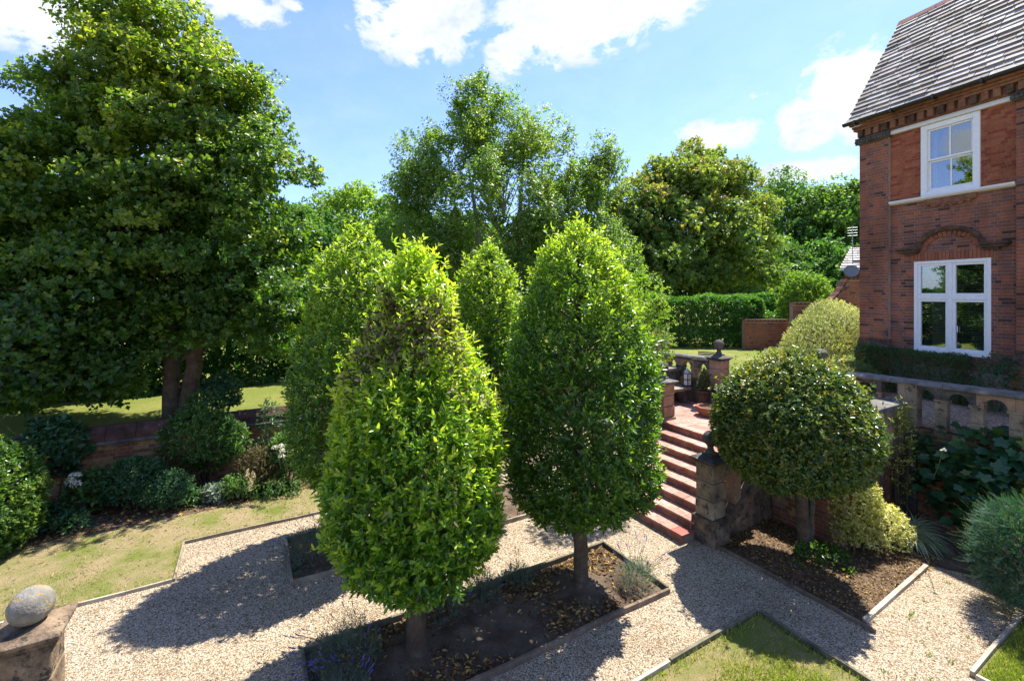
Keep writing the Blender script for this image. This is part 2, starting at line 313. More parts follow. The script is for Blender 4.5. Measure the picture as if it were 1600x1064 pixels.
M['stone_lichen'] = m_rough('lichened_stone', (.10, .09, .075), (.26, .24, .20), (.44, .42, .38), 5, .92, .7, .014, 50, .2, (.34, .22, .035), .56, lsc=17)
M['stone_old'] = m_rough('old_sandstone', (.06, .042, .03), (.23, .165, .105), (.42, .36, .28), 6, .92, .9, .02, 45, .2, (.045, .04, .03), .54)
BR = [m_rough('brick_red', (.235, .08, .046), (.315, .114, .065), None, 30, .88, .5, .006, 120, .2), m_rough('brick_brown', (.165, .067, .046), (.235, .097, .062), None, 30, .88, .5, .006, 120, .2),
      m_rough('brick_purple', (.14, .064, .053), (.20, .09, .073), None, 30, .85, .5, .006, 120, .25), m_rough('brick_orange', (.21, .08, .045), (.28, .115, .06), None, 30, .9, .5, .006, 120, .2),
      m_rough('brick_dark', (.055, .03, .025), (.10, .05, .04), None, 30, .85, .5, .006, 120, .25)]
BRP = [m_rough('rubbed_brick_red', (.255, .075, .038), (.335, .105, .053), None, 25, .9, .4, .005, 120, .2), m_rough('rubbed_brick_deep', (.20, .045, .027), (.28, .07, .038), None, 25, .9, .4, .005, 120, .2), m_rough('rubbed_brick_orange', (.29, .095, .045), (.365, .13, .063), None, 25, .9, .4, .005, 120, .2)]
BRO = [m_rough('old_brick_red', (.15, .055, .032), (.27, .10, .055), None, 12, .92, .7, .01, 90, .2), m_rough('old_brick_ochre', (.22, .12, .045), (.34, .20, .08), None, 12, .92, .7, .01, 90, .2),
       m_rough('old_brick_brown', (.09, .05, .032), (.17, .085, .05), None, 12, .92, .7, .01, 90, .2), m_rough('old_brick_grey', (.12, .095, .07), (.22, .17, .12), None, 12, .92, .7, .01, 90, .2)]
M['mortar'] = m_rough('lime_mortar', (.25, .195, .15), (.36, .29, .23), None, 20, .95, .4, .005, 120, .1)
M['mortar_red'] = m_rough('red_mortar', (.30, .17, .12), (.40, .25, .18), None, 20, .95, .4, .005, 120, .1)
M['mortar_old'] = m_rough('old_mortar', (.18, .14, .10), (.30, .24, .17), None, 14, .95, .5, .006, 90, .1)
M['mossy_coping'] = m_rough('mossy_brick_coping', (.035, .022, .018), (.11, .055, .042), (.17, .10, .08), 5, .92, .7, .014, 60, .2, (.50, .49, .45), .645)
M['terracotta'] = m_rough('terracotta_moulding', (.16, .07, .045), (.27, .13, .08), (.20, .16, .11), 9, .9, .5, .01, 70, .2)
M['terra_dark'] = m_rough('weathered_terracotta', (.05, .032, .025), (.13, .08, .055), (.2, .15, .1), 9, .92, .7, .012, 70, .2)
ST = [m_rough('roof_slate_grey', (.17, .15, .125), (.29, .26, .225), (.22, .18, .13), 7, .72, .6, .01, 60, .4), m_rough('roof_slate_pale', (.26, .24, .21), (.40, .37, .33), None, 7, .7, .6, .01, 60, .4),
      m_rough('roof_slate_brown', (.15, .12, .09), (.26, .21, .16), (.26, .19, .08), 7, .78, .6, .01, 60, .35), m_rough('roof_slate_pink', (.20, .155, .14), (.30, .24, .22), None, 7, .72, .6, .01, 60, .4), m_rough('roof_slate_dark', (.07, .06, .05), (.14, .12, .10), None, 7, .75, .6, .01, 60, .4)]
M['ridge'] = m_rough('red_ridge_tile', (.18, .06, .045), (.30, .10, .075), None, 9, .8, .4, .01, 60, .3)
M['tile'] = m_rough('quarry_tile', (.28, .135, .10), (.44, .245, .185), (.50, .33, .27), 9, .8, .4, .006, 60, .3, obj_rand=.22)
M['tile_red'] = m_rough('fresh_red_tile', (.27, .075, .05), (.36, .12, .085), None, 6, .75, .4, .006, 60, .3)
M['tile_riser'] = m_rough('riser_tile', (.17, .075, .05), (.30, .14, .10), (.20, .15, .11), 7, .88, .5, .008, 60, .2, obj_rand=.2)
M['grout'] = m_rough('tile_grout', (.20, .13, .10), (.32, .24, .19), None, 14, .95, .4, .005, 90, .1)
M['white'] = m_plain('white_paint', (.80, .80, .79), .35); M['white_old'] = m_plain('white_moulding_paint', (.70, .69, .67), .55)
M['black'] = m_plain('black_gutter_paint', (.012, .012, .013), .35); M['dark_metal'] = m_plain('dark_metal', (.03, .03, .033), .4, .5)
M['lead'] = m_plain('lead_grey', (.16, .17, .19), .5, .3); M['steel'] = m_plain('grey_steel', (.35, .36, .37), .4, .6)
M['room'] = m_plain('dark_room', (.03, .03, .032), .9); M['blind'] = m_plain('blind_slat', (.62, .62, .60), .5); M['curtain'] = m_plain('pale_curtain', (.55, .54, .50), .9)
M['pot'] = m_rough('terracotta_pot', (.24, .10, .06), (.36, .17, .11), (.42, .30, .22), 8, .9, .4, .006, 60, .2)
M['render_white'] = m_plain('white_bargeboard_paint', (.78, .77, .74), .5)
def m_glass():
    m, nt, N, L, P = newmat('window_glass'); out = [x for x in N if x.type == 'OUTPUT_MATERIAL'][0]
    g = N.new('ShaderNodeBsdfGlossy'); g.inputs['Roughness'].default_value = .015; g.inputs[0].default_value = (.9, .93, .95, 1)
    t = N.new('ShaderNodeBsdfTransparent'); t.inputs[0].default_value = (.78, .82, .80, 1)
    fr = N.new('ShaderNodeFresnel'); fr.inputs[0].default_value = 1.65
    n = texn(N, L, 'Noise', 2.2, vec=wpos(N), det=1); b = N.new('ShaderNodeBump'); b.inputs['Strength'].default_value = .05; b.inputs['Distance'].default_value = .02
    L.new(n.outputs[0], b.inputs['Height']); L.new(b.outputs[0], g.inputs['Normal'])
    ma = N.new('ShaderNodeMath'); ma.operation = 'MULTIPLY_ADD'; ma.use_clamp = True; L.new(fr.outputs[0], ma.inputs[0]); ma.inputs[1].default_value = 1.5; ma.inputs[2].default_value = .12
    mx = N.new('ShaderNodeMixShader'); L.new(ma.outputs[0], mx.inputs[0]); L.new(t.outputs[0], mx.inputs[1]); L.new(g.outputs[0], mx.inputs[2]); L.new(mx.outputs[0], out.inputs[0])
    return m
M['glass'] = m_glass()

# ------------------------------------------------------------------ foliage
def nrm(a): return a / np.maximum(np.linalg.norm(a, axis=1, keepdims=True), 1e-9)
def rdir(n, up=0.0):
    a = R.normal(size=(n, 3)); a = nrm(a); a[:, 2] += up; return nrm(a)
def wob(P, f, seed=0.0):
    """cheap smooth 3D noise, about -1..1"""
    x, y, z = P[:, 0] * f, P[:, 1] * f, P[:, 2] * f
    return (np.sin(x * 1.7 + 1.3 * np.sin(y * 1.1 + seed) + seed) + np.sin(y * 1.9 + 1.2 * np.sin(z * 1.3 + 2 * seed) + 1.7) + np.sin(z * 1.6 + 1.4 * np.sin(x * 1.2 + .5 * seed) + 3.1)) / 3
def shoots(P, A, k, Ln, spread=(75, 25), stem=.12, jit=.25):
    """k leaves round each shoot: position, direction, upper-face normal, length, index of the shoot, place along it"""
    n = len(P); A = nrm(A)
    ref = rdir(n); X = nrm(np.cross(A, ref)); Y = np.cross(A, X)
    pos, di, no, ln, ix, tt = [], [], [], [], [], []
    ph = R.uniform(0, 6.28, n)
    for j in range(k):
        t = (j + .5) / k; sp = np.radians(spread[0] + (spread[1] - spread[0]) * t + R.normal(0, 12, n)); an = ph + j * 2.4 + R.normal(0, .3, n)
        rdl = X * np.cos(an)[:, None] + Y * np.sin(an)[:, None]
        d = A * np.cos(sp)[:, None] + rdl * np.sin(sp)[:, None] + R.normal(0, jit * .4, (n, 3)); d = nrm(d)
        q = A - d * np.sum(A * d, 1)[:, None] + R.normal(0, jit, (n, 3)); q = nrm(q - d * np.sum(q * d, 1)[:, None])
        pos.append(P + A * (stem * (t - .3))); di.append(d); no.append(q); ln.append(Ln * R.uniform(.5, 1.3, n) * (1.05 - .25 * t)); ix.append(np.arange(n)); tt.append(np.full(n, t))
    return np.concatenate(pos), np.concatenate(di), np.concatenate(no), np.concatenate(ln), np.concatenate(ix), np.concatenate(tt)
def leaf_geo(pos, di, no, ln, wr, fold=.18, hexa=False, droop=.12):
    n = len(pos); S = np.cross(no, di); L_ = ln[:, None]; W = L_ * wr
    base = pos; tip = pos + di * L_ - no * (L_ * droop)
    if hexa:
        l1 = pos + di * L_ * .30 - S * W * .46 + no * W * fold; r1 = pos + di * L_ * .30 + S * W * .46 + no * W * fold
        l2 = pos + di * L_ * .66 - S * W * .42 + no * (W * fold - L_ * droop * .4); r2 = pos + di * L_ * .66 + S * W * .42 + no * (W * fold - L_ * droop * .4)
        V = np.stack([base, r1, r2, tip, l2, l1], 1).reshape(-1, 3); b = (np.arange(n) * 6)[:, None]
        return V, 4, (b + np.array([[0, 1, 2, 3, 0, 3, 4, 5]])).ravel(), 6
    l = pos + di * L_ * .45 - S * W * .5 + no * W * fold; r = pos + di * L_ * .45 + S * W * .5 + no * W * fold
    V = np.stack([base, r, tip, l], 1).reshape(-1, 3); b = (np.arange(n) * 4)[:, None]
    return V, 3, (b + np.array([[0, 1, 2, 0, 2, 3]])).ravel(), 4
def leaves(name, geo, wr, mat, parent, tone, hexa=False, fold=.18, droop=.12, mis=None):
    pos, di, no, ln = geo[:4]
    V, fn, idx, k = leaf_geo(pos, di, no, ln, wr, fold, hexa, droop)
    return fast_mesh(name, V, fn, idx, mat, parent, np.repeat(tone, k), None if mis is None else np.repeat(mis, 2))
def mask_geo(geo, k): return tuple(g[k] for g in geo)
_leafmesh = {}
def leaf_unit(mat, wr, tone, hexa=True):
    key = (mat.name, wr, round(tone, 1), hexa)
    if key not in _leafmesh:
        V, fn, idx, k = leaf_geo(np.zeros((1, 3)), np.array([[0., 1, 0]]), np.array([[0., 0, 1]]), np.ones(1), wr, .18, True, .12)
        o = fast_mesh('leaf', V, fn, idx, mat, None, np.full(k, round(tone, 1))); _leafmesh[key] = o.data; bpy.data.objects.remove(o)
    return _leafmesh[key]
def leaf_parts(geo, tone, wr, mats, mis, parent, n, name='leaf', org=(0, 0, 0)):
    """the n leaves that show largest become parts of their own; returns the mask of the rest"""
    pos, di, no, ln = geo[:4]; Wp = pos + np.array(org)
    v = np.array([0, 0, CAMH]) - Wp; dist = np.linalg.norm(v, axis=1); v = v / dist[:, None]
    score = ln / dist * np.abs(np.sum(no * v, 1)) * np.where(np.sum(geo[6] * v, 1) > .25, 1, 0.05)
    top = np.argsort(-score)[:n]
    for i in top:
        t = float(np.clip(tone[i], 0, 1)); me = leaf_unit(mats[mis[i]], wr, t)
        o = bpy.data.objects.new(name, me); COL.objects.link(o); o.parent = parent
        s = np.cross(di[i], no[i]); mt = Matrix(((s[0], di[i][0], no[i][0], pos[i][0]), (s[1], di[i][1], no[i][1], pos[i][1]), (s[2], di[i][2], no[i][2], pos[i][2]), (0, 0, 0, 1)))
        o.matrix_local = mt @ Matrix.Scale(float(ln[i]), 4)
    k = np.ones(len(pos), bool); k[top] = False
    return k

def blob_shoots(c, r, n, shell=(.55, 1.02), up=.25, wobf=1.6, woba=.10, low=-.9, out=1.0, axup=.45, seed=0.0, rnd=.35, power=2.0):
    """shoots through the outer shell of a lumpy ellipsoid"""
    d = rdir(int(n * 1.6), up); d = d[d[:, 2] > low][:n]; n = len(d)
    if power != 2.0:   # squarer or rounder than an ellipsoid
        d = d / ((np.abs(d) ** power).sum(1) ** (1 / power))[:, None]
    c = np.array(c, float); r = np.array(r, float)
    s = 1 + woba * wob(d * r + c, wobf, seed); dep = shell[0] + (shell[1] - shell[0]) * np.sqrt(R.uniform(0, 1, n))
    P = c + d * r * (s * dep)[:, None]
    A = nrm(d / r * r.mean()) * out + R.normal(0, rnd, (n, 3)); A[:, 2] += axup
    return P, nrm(A), d
def clump_tree(lobes, ncl, clr, nsh, flat=.7, seed=0.0, inner=.25, axup=.15, minz=-99, hang=0.0):
    """leafy clumps set over a union of lobes ((x,y,z), (rx,ry,rz)); returns shoot points, axes, clump index and clump centres"""
    cs = []
    ar = np.array([l[1][0] * l[1][2] for l in lobes]); pr = ar / ar.sum()
    tries = 0
    while len(cs) < ncl and tries < ncl * 40:
        tries += 1
        i = R.choice(len(lobes), p=pr); c, r = np.array(lobes[i][0]), np.array(lobes[i][1])
        d = rdir(1, .1)[0]; dep = R.uniform(.3, .8) if R.uniform() < inner else R.uniform(.80, 1.0)
        p = c + d * r * dep
        if p[2] < minz: continue
        deep = False
        if dep > .79:
            for j, (c2, r2) in enumerate(lobes):
                if j != i and (((p - np.array(c2)) / np.array(r2)) ** 2).sum() < .60: deep = True; break
        if deep: continue
        cs.append((p, nrm(((p - c) / r)[None])[0]))
    Ps, As, I = [], [], []
    for k, (p, o) in enumerate(cs):
        rr = clr * R.uniform(.65, 1.35)
        d = rdir(nsh, .2); q = d * rr * (R.uniform(.25, 1, nsh) ** .5)[:, None]; q[:, 2] *= flat
        q += o * (np.sum(d * o, 1) * rr * .35)[:, None]
        q[:, 2] -= hang * np.linalg.norm(q[:, :2], axis=1)
        Ps.append(p + q); a = d * .7 + o * .6 + R.normal(0, .3, (nsh, 3)); a[:, 2] += axup; As.append(nrm(a)); I.append(np.full(nsh, k))
    return np.concatenate(Ps), np.concatenate(As), np.concatenate(I), [c for c, _ in cs]
def limbs(name, base, cs, mat, parent, trunk_top, r0, nb=26, rb=.06, forks=None, bend=.3, trunks=None):
    mb = MB(); base = Vector(base); tt = Vector(trunk_top)
    sel = sorted(range(len(cs)), key=lambda i: R.uniform())[:nb]
    for i in sel:
        e = Vector(cs[i]); f = min(.95, max(.15, (e.z - base.z) / max(.5, (tt.z - base.z)) * .75 - .15)); s = base.lerp(tt, f)
        m1 = s.lerp(e, .4) + Vector((R.normal(0, bend), R.normal(0, bend), .12 * (e - s).length)); m2 = s.lerp(e, .75) + Vector((R.normal(0, bend), R.normal(0, bend), .08 * (e - s).length))
        L_ = (e - s).length; r = rb * (.5 + .15 * L_)
        mb.tube([s, m1, m2, e], [r, r * .7, r * .4, r * .12], 5)
    o = mb.build(name, mat, parent); return o
def trunk(name, pts, rads, mat, parent, seg=12, org=None):
    mb = MB(); P = []; Q = []
    pts = [Vector(p) for p in pts]
    for i in range(len(pts) - 1):
        for k in range(4):
            t = k / 4; P.append(pts[i].lerp(pts[i + 1], t) + Vector((R.normal(0, .012), R.normal(0, .012), 0)) * (1 if i or k else 0)); Q.append(rads[i] + (rads[i + 1] - rads[i]) * t)
    P.append(pts[-1]); Q.append(rads[-1]); mb.tube(P, Q, seg); o = mb.build(name, mat, parent); return o
def prof_r(prof, z):
    zs = [p[0] for p in prof]; rs = [p[1] for p in prof]; return np.interp(z, zs, rs)
def topiary(name, label, cat, loc, prof, nsh, k, ln, wr, mat, trunk_h, trunk_r, group=None, seed=0.0, nparts=0, dead=None, lean=(0, 0), hexa=True, axup=1.25, woba=.085, stem=.13, tone_fn=None, young=.4, tone0=.3, bark='bark', leaf_jit=.30, shell=.22, upright=0.0, spread=(75, 28), tuft=.045, wild=.038):
    t = thing(name, label, cat, loc, 0, group)
    z0, z1 = prof[0][0], prof[-1][0]
    zz = np.linspace(z0, z1, 200); rr = prof_r(prof, zz); sl = np.sqrt(np.gradient(rr) ** 2 + np.gradient(zz) ** 2) * (rr + .03)
    cdf = np.cumsum(sl); cdf /= cdf[-1]
    z = np.interp(R.uniform(0, 1, nsh), cdf, zz); az = R.uniform(0, 2 * math.pi, nsh); r = prof_r(prof, z)
    drdz = np.interp(z, zz, np.gradient(rr, zz)); drdz = np.clip(drdz, -3, 3)
    nv = nrm(np.stack([np.cos(az), np.sin(az), -drdz], 1))
    P = np.stack([r * np.cos(az), r * np.sin(az), z], 1)
    w = wob(P, 2.4, seed) * woba + wob(P, 6.5, seed + 2) * woba * .55
    dep = R.uniform(0, 1, nsh) ** 1.6 * shell
    w = w + np.clip(wob(P, 13, seed + 7), -1, .6) * tuft
    stray = (R.uniform(0, 1, nsh) < wild * (.35 + 1.3 * (z - z0) / (z1 - z0))); push = np.where(stray, R.uniform(.02, .15, nsh), 0); dep = np.where(stray, 0, dep)
    P = P + nv * (w - dep - .05 + push * .6)[:, None]; P[:, 2] += push * .7; P[:, 0] += lean[0] * (z - z0); P[:, 1] += lean[1] * (z - z0)
    A = nv * 1.0 + R.normal(0, .32, (nsh, 3)); A[:, 2] += axup
    geo = shoots(P, A, k, ln, spread, stem, leaf_jit)
    ix, tt = geo[4], geo[5]
    sh_t = R.normal(0, .10, nsh) + wob(P, 1.9, seed + 5) * .12
    tone = tone0 + sh_t[ix] + young * (tt ** 2) * np.clip(1 - dep[ix] / .16, 0, 1)
    if tone_fn is not None: tone = tone + tone_fn(P, nv)[ix]
    mats = [mat]; mis = np.zeros(len(ix), int)
    if dead is not None:
        mats = [mat, M['laurel_dead']]; mis = (R.uniform(0, 1, len(ix)) < dead(P, nv)[ix]).astype(int)
        tone = np.where(mis == 1, R.uniform(0, 1, len(ix)), tone)
    geo = geo + (nv[ix],)
    tone = np.clip(tone, 0, 1)
    if nparts:
        keep = leaf_parts(geo, tone, wr, mats, mis, t, nparts, 'leaf', loc)
        geo = tuple(g[keep] for g in geo); tone = tone[keep]; mis = mis[keep]
    cr = leaves('crown', geo, wr, mats, t, tone, hexa, mis=mis)
    if nparts: cr['kind'] = 'stuff'
    # trunk and the twiggy frame inside the crown
    tp = (lean[0] * (z1 - z0) * .4, lean[1] * (z1 - z0) * .4, z0 + (z1 - z0) * .8)
    trunk('trunk', [(0, 0, -.05), (.01, 0, .15), (0, .01, z0), tp], [trunk_r * 1.35, trunk_r, trunk_r * .92, trunk_r * .2], M[bark], t)
    mb = MB()
    for i in range(90):
        zt = z0 + .1 + (z1 - z0 - .3) * R.uniform() ** .9; a = R.uniform(0, 6.28); re = float(prof_r(prof, zt)) * R.uniform(.75, .95); zb = max(z0 - .1, zt - re * R.uniform(.4, .9))
        e = Vector((re * math.cos(a), re * math.sin(a), zt)); s = Vector((0, 0, zb)); mb.tube([s, s.lerp(e, .5) + Vector((R.normal(0, .05), R.normal(0, .05), .03)), e], [.022, .014, .005], 5)
    mb.build('branches', M['twig'], t)
    return t
def shrub(name, label, cat, loc, r, nsh, k, ln, wr, mat, group=None, seed=0., shell=(.5, 1.03), woba=.16, tone0=.4, young=.3, low=-.5, axup=.4, stems=8, stem=.1, wobf=2.2, hexa=False, cz=None, spread=(75, 30), power=2.0, rnd=.35, tilt=(0, 0)):
    t = thing(name, label, cat, loc, 0, group)
    cz = r[2] * .55 if cz is None else cz
    P, A, d = blob_shoots((0, 0, cz), r, nsh, shell, .3, wobf, woba, low, 1.0, axup, seed, rnd, power)
    P[:, 0] += tilt[0] * P[:, 2]; P[:, 1] += tilt[1] * P[:, 2]
    kk = P[:, 2] > .03; P, A = P[kk], A[kk]
    geo = shoots(P, A, k, ln, spread, stem)
    tone = np.clip(tone0 + (R.normal(0, .1, len(P)) + .14 * wob(P + np.array(loc), 2.6, seed + 3))[geo[4]] + young * geo[5] ** 2 * .6, 0, 1)
    leaves('foliage', geo, wr, mat, t, tone, hexa)
    if stems:
        mb = MB()
        for i in range(stems):
            a = R.uniform(0, 6.28); e = Vector((r[0] * .7 * math.cos(a), r[1] * .7 * math.sin(a), cz + r[2] * R.uniform(.1, .6))); e += Vector((tilt[0] * e.z, tilt[1] * e.z, 0))
            s = Vector((.08 * math.cos(a), .08 * math.sin(a), -.03)); mb.tube([s, s.lerp(e, .5) + Vector((0, 0, .08)), e], [.018, .012, .004], 5)
        mb.build('stems', M['twig'], t)
    return t
def hedge(name, label, p0, p1, depth, z0, z1, nsh, k, ln, wr, mat, tone0=.35, young=.45, group=None, woba=.06, round_=.10, seed=0., trim=1.0, axup=.5, topbias=.35):
    """clipped hedge between two ground points, leafy on every face"""
    p0 = Vector((*p0, 0)); p1 = Vector((*p1, 0)); L_ = (p1 - p0).length; ang = math.atan2(p1.y - p0.y, p1.x - p0.x); h = z1 - z0
    t = thing(name, label, 'hedge', (p0.x, p0.y, z0), ang, group)
    areas = np.array([L_ * h, L_ * h * .5, L_ * depth * (1 + topbias), depth * h, depth * h]); f = R.choice(5, nsh, p=areas / areas.sum())
    a, b = R.uniform(0, 1, nsh), R.uniform(0, 1, nsh); P = np.zeros((nsh, 3)); Nv = np.zeros((nsh, 3))
    for i, (fx, fy, fz, n) in enumerate(((a * L_, 0 * a, b * h, (0, -1, 0)), (a * L_, 0 * a + depth, b * h, (0, 1, 0)), (a * L_, b * depth, 0 * a + h, (0, 0, 1)), (0 * a, b * depth, a * h, (-1, 0, 0)), (0 * a + L_, b * depth, a * h, (1, 0, 0)))):
        q = f == i; P[q] = np.stack([fx, fy, fz], 1)[q]; Nv[q] = n
    # soften the arrises
    c = np.array([L_ / 2, depth / 2, h * .45]); ex = np.maximum(np.abs(P - c) - np.array([L_ / 2 - round_, depth / 2 - round_, h * .55 - round_]), 0); ex[:, 2] *= (P[:, 2] > c[2])
    le = np.linalg.norm(ex, axis=1); ov = np.maximum(le - round_, 0); P -= np.sign(P - c) * ex / np.maximum(le, 1e-6)[:, None] * ov[:, None]
    w = wob(P, 1.7, seed) * woba + wob(P, 5.3, seed + 1) * woba * .6
    dep = R.uniform(0, 1, nsh) ** 1.7 * .2 * trim
    P += Nv * (w - dep)[:, None]; P[:, 2] = np.maximum(P[:, 2], .02)
    A = Nv + R.normal(0, .35, (nsh, 3)); A[:, 2] += axup
    geo = shoots(P, A, k, ln, (75, 30), ln * 1.0)
    tone = np.clip(tone0 + (R.normal(0, .1, nsh) + .1 * wob(P, 1.3, seed + 4))[geo[4]] + young * geo[5] ** 2 * np.clip(1 - dep[geo[4]] / (.15 * trim), 0, 1), 0, 1)
    leaves('foliage', geo, wr, mat, t, tone)
    mb = MB()
    for i in range(int(L_ * 2.5) + 2):
        x = L_ * (i + .5) / (int(L_ * 2.5) + 2); mb.tube([(x, depth / 2, -.05), (x + R.normal(0, .06), depth / 2, h * .5), (x + R.normal(0, .1), depth / 2 + R.normal(0, .1), h * .85)], [.03, .02, .008], 5)
    mb.build('stems', M['twig'], t)
    return t
def scatter_leaves(name, label, pts, ln, wr, mat, z=.012, parent=None, lift=.5, kind='stuff', toneR=(0, 1)):
    n = len(pts); di = rdir(n); di[:, 2] *= .3; di = nrm(di); no = R.normal(0, lift, (n, 3)); no[:, 2] += 1; no = nrm(no - di * np.sum(no * di, 1)[:, None])
    P = np.concatenate([pts[:, :2], (pts[:, 2:3] if pts.shape[1] > 2 else np.zeros((n, 1))) + z + R.uniform(0, .02, (n, 1))], 1)
    o = leaves(name, (P, di, no, ln * R.uniform(.5, 1.3, n)), wr, mat, parent, R.uniform(*toneR, n), True, .25, .25)
    if label: tag(o, label, None, None, kind)
    else: o['kind'] = kind
    return o

# ------------------------------------------------------------------ the ground
def sheet(name, pts, mat, z=0.0, uvspace=True, kind='structure'):
    mb = MB(); mb.poly([(uv(a, b, z) if uvspace else (a, b, z)) for a, b in pts]); o = mb.build(name, mat); o['kind'] = kind; return o
sheet('ground', [(-400, -400), (10.68, -400), (10.68, 12.1), (-400, 12.1)], M['lawn_dry'], -.02)
sheet('gravel_path', [(-14, -9), (10.64, -9), (10.64, 12.06), (-14, 12.06)], M['gravel'], 0.0)
sheet('dry_lawn', [(-14, 8.2), (-.95, 8.2), (-.95, 9.35), (5.6, 9.35), (5.6, 10.9), (-14, 10.9)], M['lawn_dry'], .02)
sheet('border_soil', [(-14, 10.55), (-3.2, 10.42), (-1.0, 10.5), (1.0, 10.62), (3.2, 10.5), (7.8, 10.4), (7.8, 12.05), (-14, 12.05)], M['soil_leafy'], .026)
sheet('near_lawn', [(-3, -6), (5.72, -6), (5.72, 3.53), (-3, 3.53)], M['lawn_near'], .02)
sheet('right_lawn', [(6.85, -6), (10.6, -6), (10.6, 1.78), (6.85, 1.78)], M['lawn_near'], .02)
def soil_bed(name, u0, u1, v0, v1, mounds):
    nu, nv = int((u1 - u0) / .045), int((v1 - v0) / .045); U, V_ = np.meshgrid(np.linspace(u0, u1, nu), np.linspace(v0, v1, nv)); q = np.stack([U.ravel(), V_.ravel(), 0 * U.ravel()], 1)
    def wb(f, sd): x, y = q[:, 0] * f, q[:, 1] * f; return (np.sin(1.7 * x + 1.3 * np.sin(1.1 * y + sd)) + np.sin(1.9 * y + 1.2 * np.sin(1.3 * x + 2 * sd))) / 2
    e = np.clip(np.minimum.reduce([q[:, 0] - u0, u1 - q[:, 0], q[:, 1] - v0, v1 - q[:, 1]]) / .25, 0, 1)
    z = .012 + e * (.022 + .014 * wb(4, 1) + .009 * wb(13, 2) + .006 * wb(34, 3) + np.abs(R.normal(0, .004, len(q))))
    for a, b in mounds: z += .06 * np.exp(-((q[:, 0] - a) ** 2 + (q[:, 1] - b) ** 2) / .09)
    P = np.stack([.8660254 * q[:, 0] - .5 * q[:, 1], .5 * q[:, 0] + .8660254 * q[:, 1], z], 1); f = []
    for j in range(nv - 1):
        a = j * nu + np.arange(nu - 1); f.append(np.stack([a, a + 1, a + nu + 1, a + nu], 1))
    o = fast_mesh(name, P, 4, np.concatenate(f).ravel(), M['soil']); o['kind'] = 'structure'; o.data.polygons.foreach_set('use_smooth', [True] * len(o.data.polygons))
soil_bed('front_bed_soil', .55, 5.08, 4.46, 5.76, [(1.68, 5.15), (4.05, 5.1)])
soil_bed('back_bed_soil', .55, 5.08, 7.26, 8.5, [(1.62, 7.9), (4.04, 7.9)])
sheet('topiary_bed_soil', [(6.72, 2.75), (9.1, 2.85), (10.6, 2.6), (10.6, 4.0), (8.4, 4.0), (8.4, 5.0), (6.72, 5.0)], M['soil_leafy'], .012)
sheet('shrub_bed_soil', [(9.1, 2.85), (9.6, 1.9), (10.6, 1.9), (10.6, 2.6)], M['soil_leafy'], .008)
def upz(u, v):
    base = 1.3 + .45 * np.clip((u - 1) / 10, 0, 1)
    far = np.clip((v - 30) / 60, 0, 1)
    return base + far * 1.0
def grid_sheet(name, us, vs_, mat, dz=0.0):
    U, V_ = np.meshgrid(us, vs_); Z = upz(U, V_) + dz
    X = .8660254 * U - .5 * V_; Y = .5 * U + .8660254 * V_
    P = np.stack([X, Y, Z], -1).reshape(-1, 3); nu, nv = len(us), len(vs_); q = []
    for j in range(nv - 1):
        for i in range(nu - 1): q += [j * nu + i, j * nu + i + 1, (j + 1) * nu + i + 1, (j + 1) * nu + i]
    o = fast_mesh(name, P, 4, np.array(q), mat); o['kind'] = 'structure'; return o
us = np.concatenate([[-400, -100, -40], np.linspace(-20, 14, 40), [20, 30, 50, 100, 400]])
grid_sheet('upper_lawn', us, np.concatenate([np.linspace(12.14, 30, 12), [50, 100, 200, 500]]), M['lawn_up'])
grid_sheet('side_lawn', np.concatenate([np.linspace(10.7, 14, 5), [20, 40, 100, 400]]), np.concatenate([[-400, -100, -30], np.linspace(-10, 12.14, 12)]), M['lawn_up'], -.004)
grid_sheet('terrace_gravel', np.linspace(10.72, 14.6, 6), np.linspace(-6, 7.6, 14), M['gravel2'], .006)

# ------------------------------------------------------------------ timber edging
def edging(p, q, label, mat='board', h=.07, w=.035, group='timber edging boards round the beds and lawns', wob_=0.0):
    a, b = uv(*p), uv(*q); L_ = (b - a).length; t = MB()
    n = max(2, int(L_ / .5)); ang = math.atan2(b.y - a.y, b.x - a.x)
    for i in range(n):
        pass
    xs = [L_ * i / n for i in range(n + 1)]; off = [R.normal(0, wob_) for _ in xs]; zt = [h + R.normal(0, .004) for _ in xs]
    vs_ = []
    for x, o, z in zip(xs, off, zt): vs_ += [(x, o - w / 2, -.04), (x, o + w / 2, -.04), (x, o + w / 2, z), (x, o - w / 2, z)]
    fs = [(3, 2, 1, 0), tuple(4 * n + i for i in range(4))]
    for i in range(n):
        for k in range(4): fs.append((4 * i + k, 4 * i + (k + 1) % 4, 4 * (i + 1) + (k + 1) % 4, 4 * (i + 1) + k))
    t.mesh(vs_, fs); o = t.build('edging_board', M[mat], None, .004); o.location = a; o.rotation_euler = (0, 0, ang)
    return tag(o, label, 'edging board', group)
edging((.53, 5.78), (.53, 4.44), 'short timber board closing the left end of the front laurel bed', 'board_dark', .09)
edging((.53, 5.78), (5.1, 5.78), 'long timber board along the far side of the front laurel bed', 'board_dark', .085)
edging((5.1, 5.78), (5.1, 4.44), 'short timber board at the end of the front laurel bed, under the pale lavender', 'board_dark', .08)
edging((5.1, 4.44), (.53, 4.44), 'long rough board along the near side of the front laurel bed', 'log', .07, .04, wob_=.01)
edging((.53, 8.52), (.53, 7.24), 'short board at the left end of the back laurel bed, beside a lavender', 'board', .10)
edging((.53, 8.52), (5.1, 8.52), 'board along the far side of the back laurel bed', 'board_dark', .10)
edging((5.1, 8.52), (5.1, 7.24), 'board at the steps end of the back laurel bed', 'board_dark', .08)
edging((5.1, 7.24), (.53, 7.24), 'board along the near side of the back laurel bed', 'board', .08)
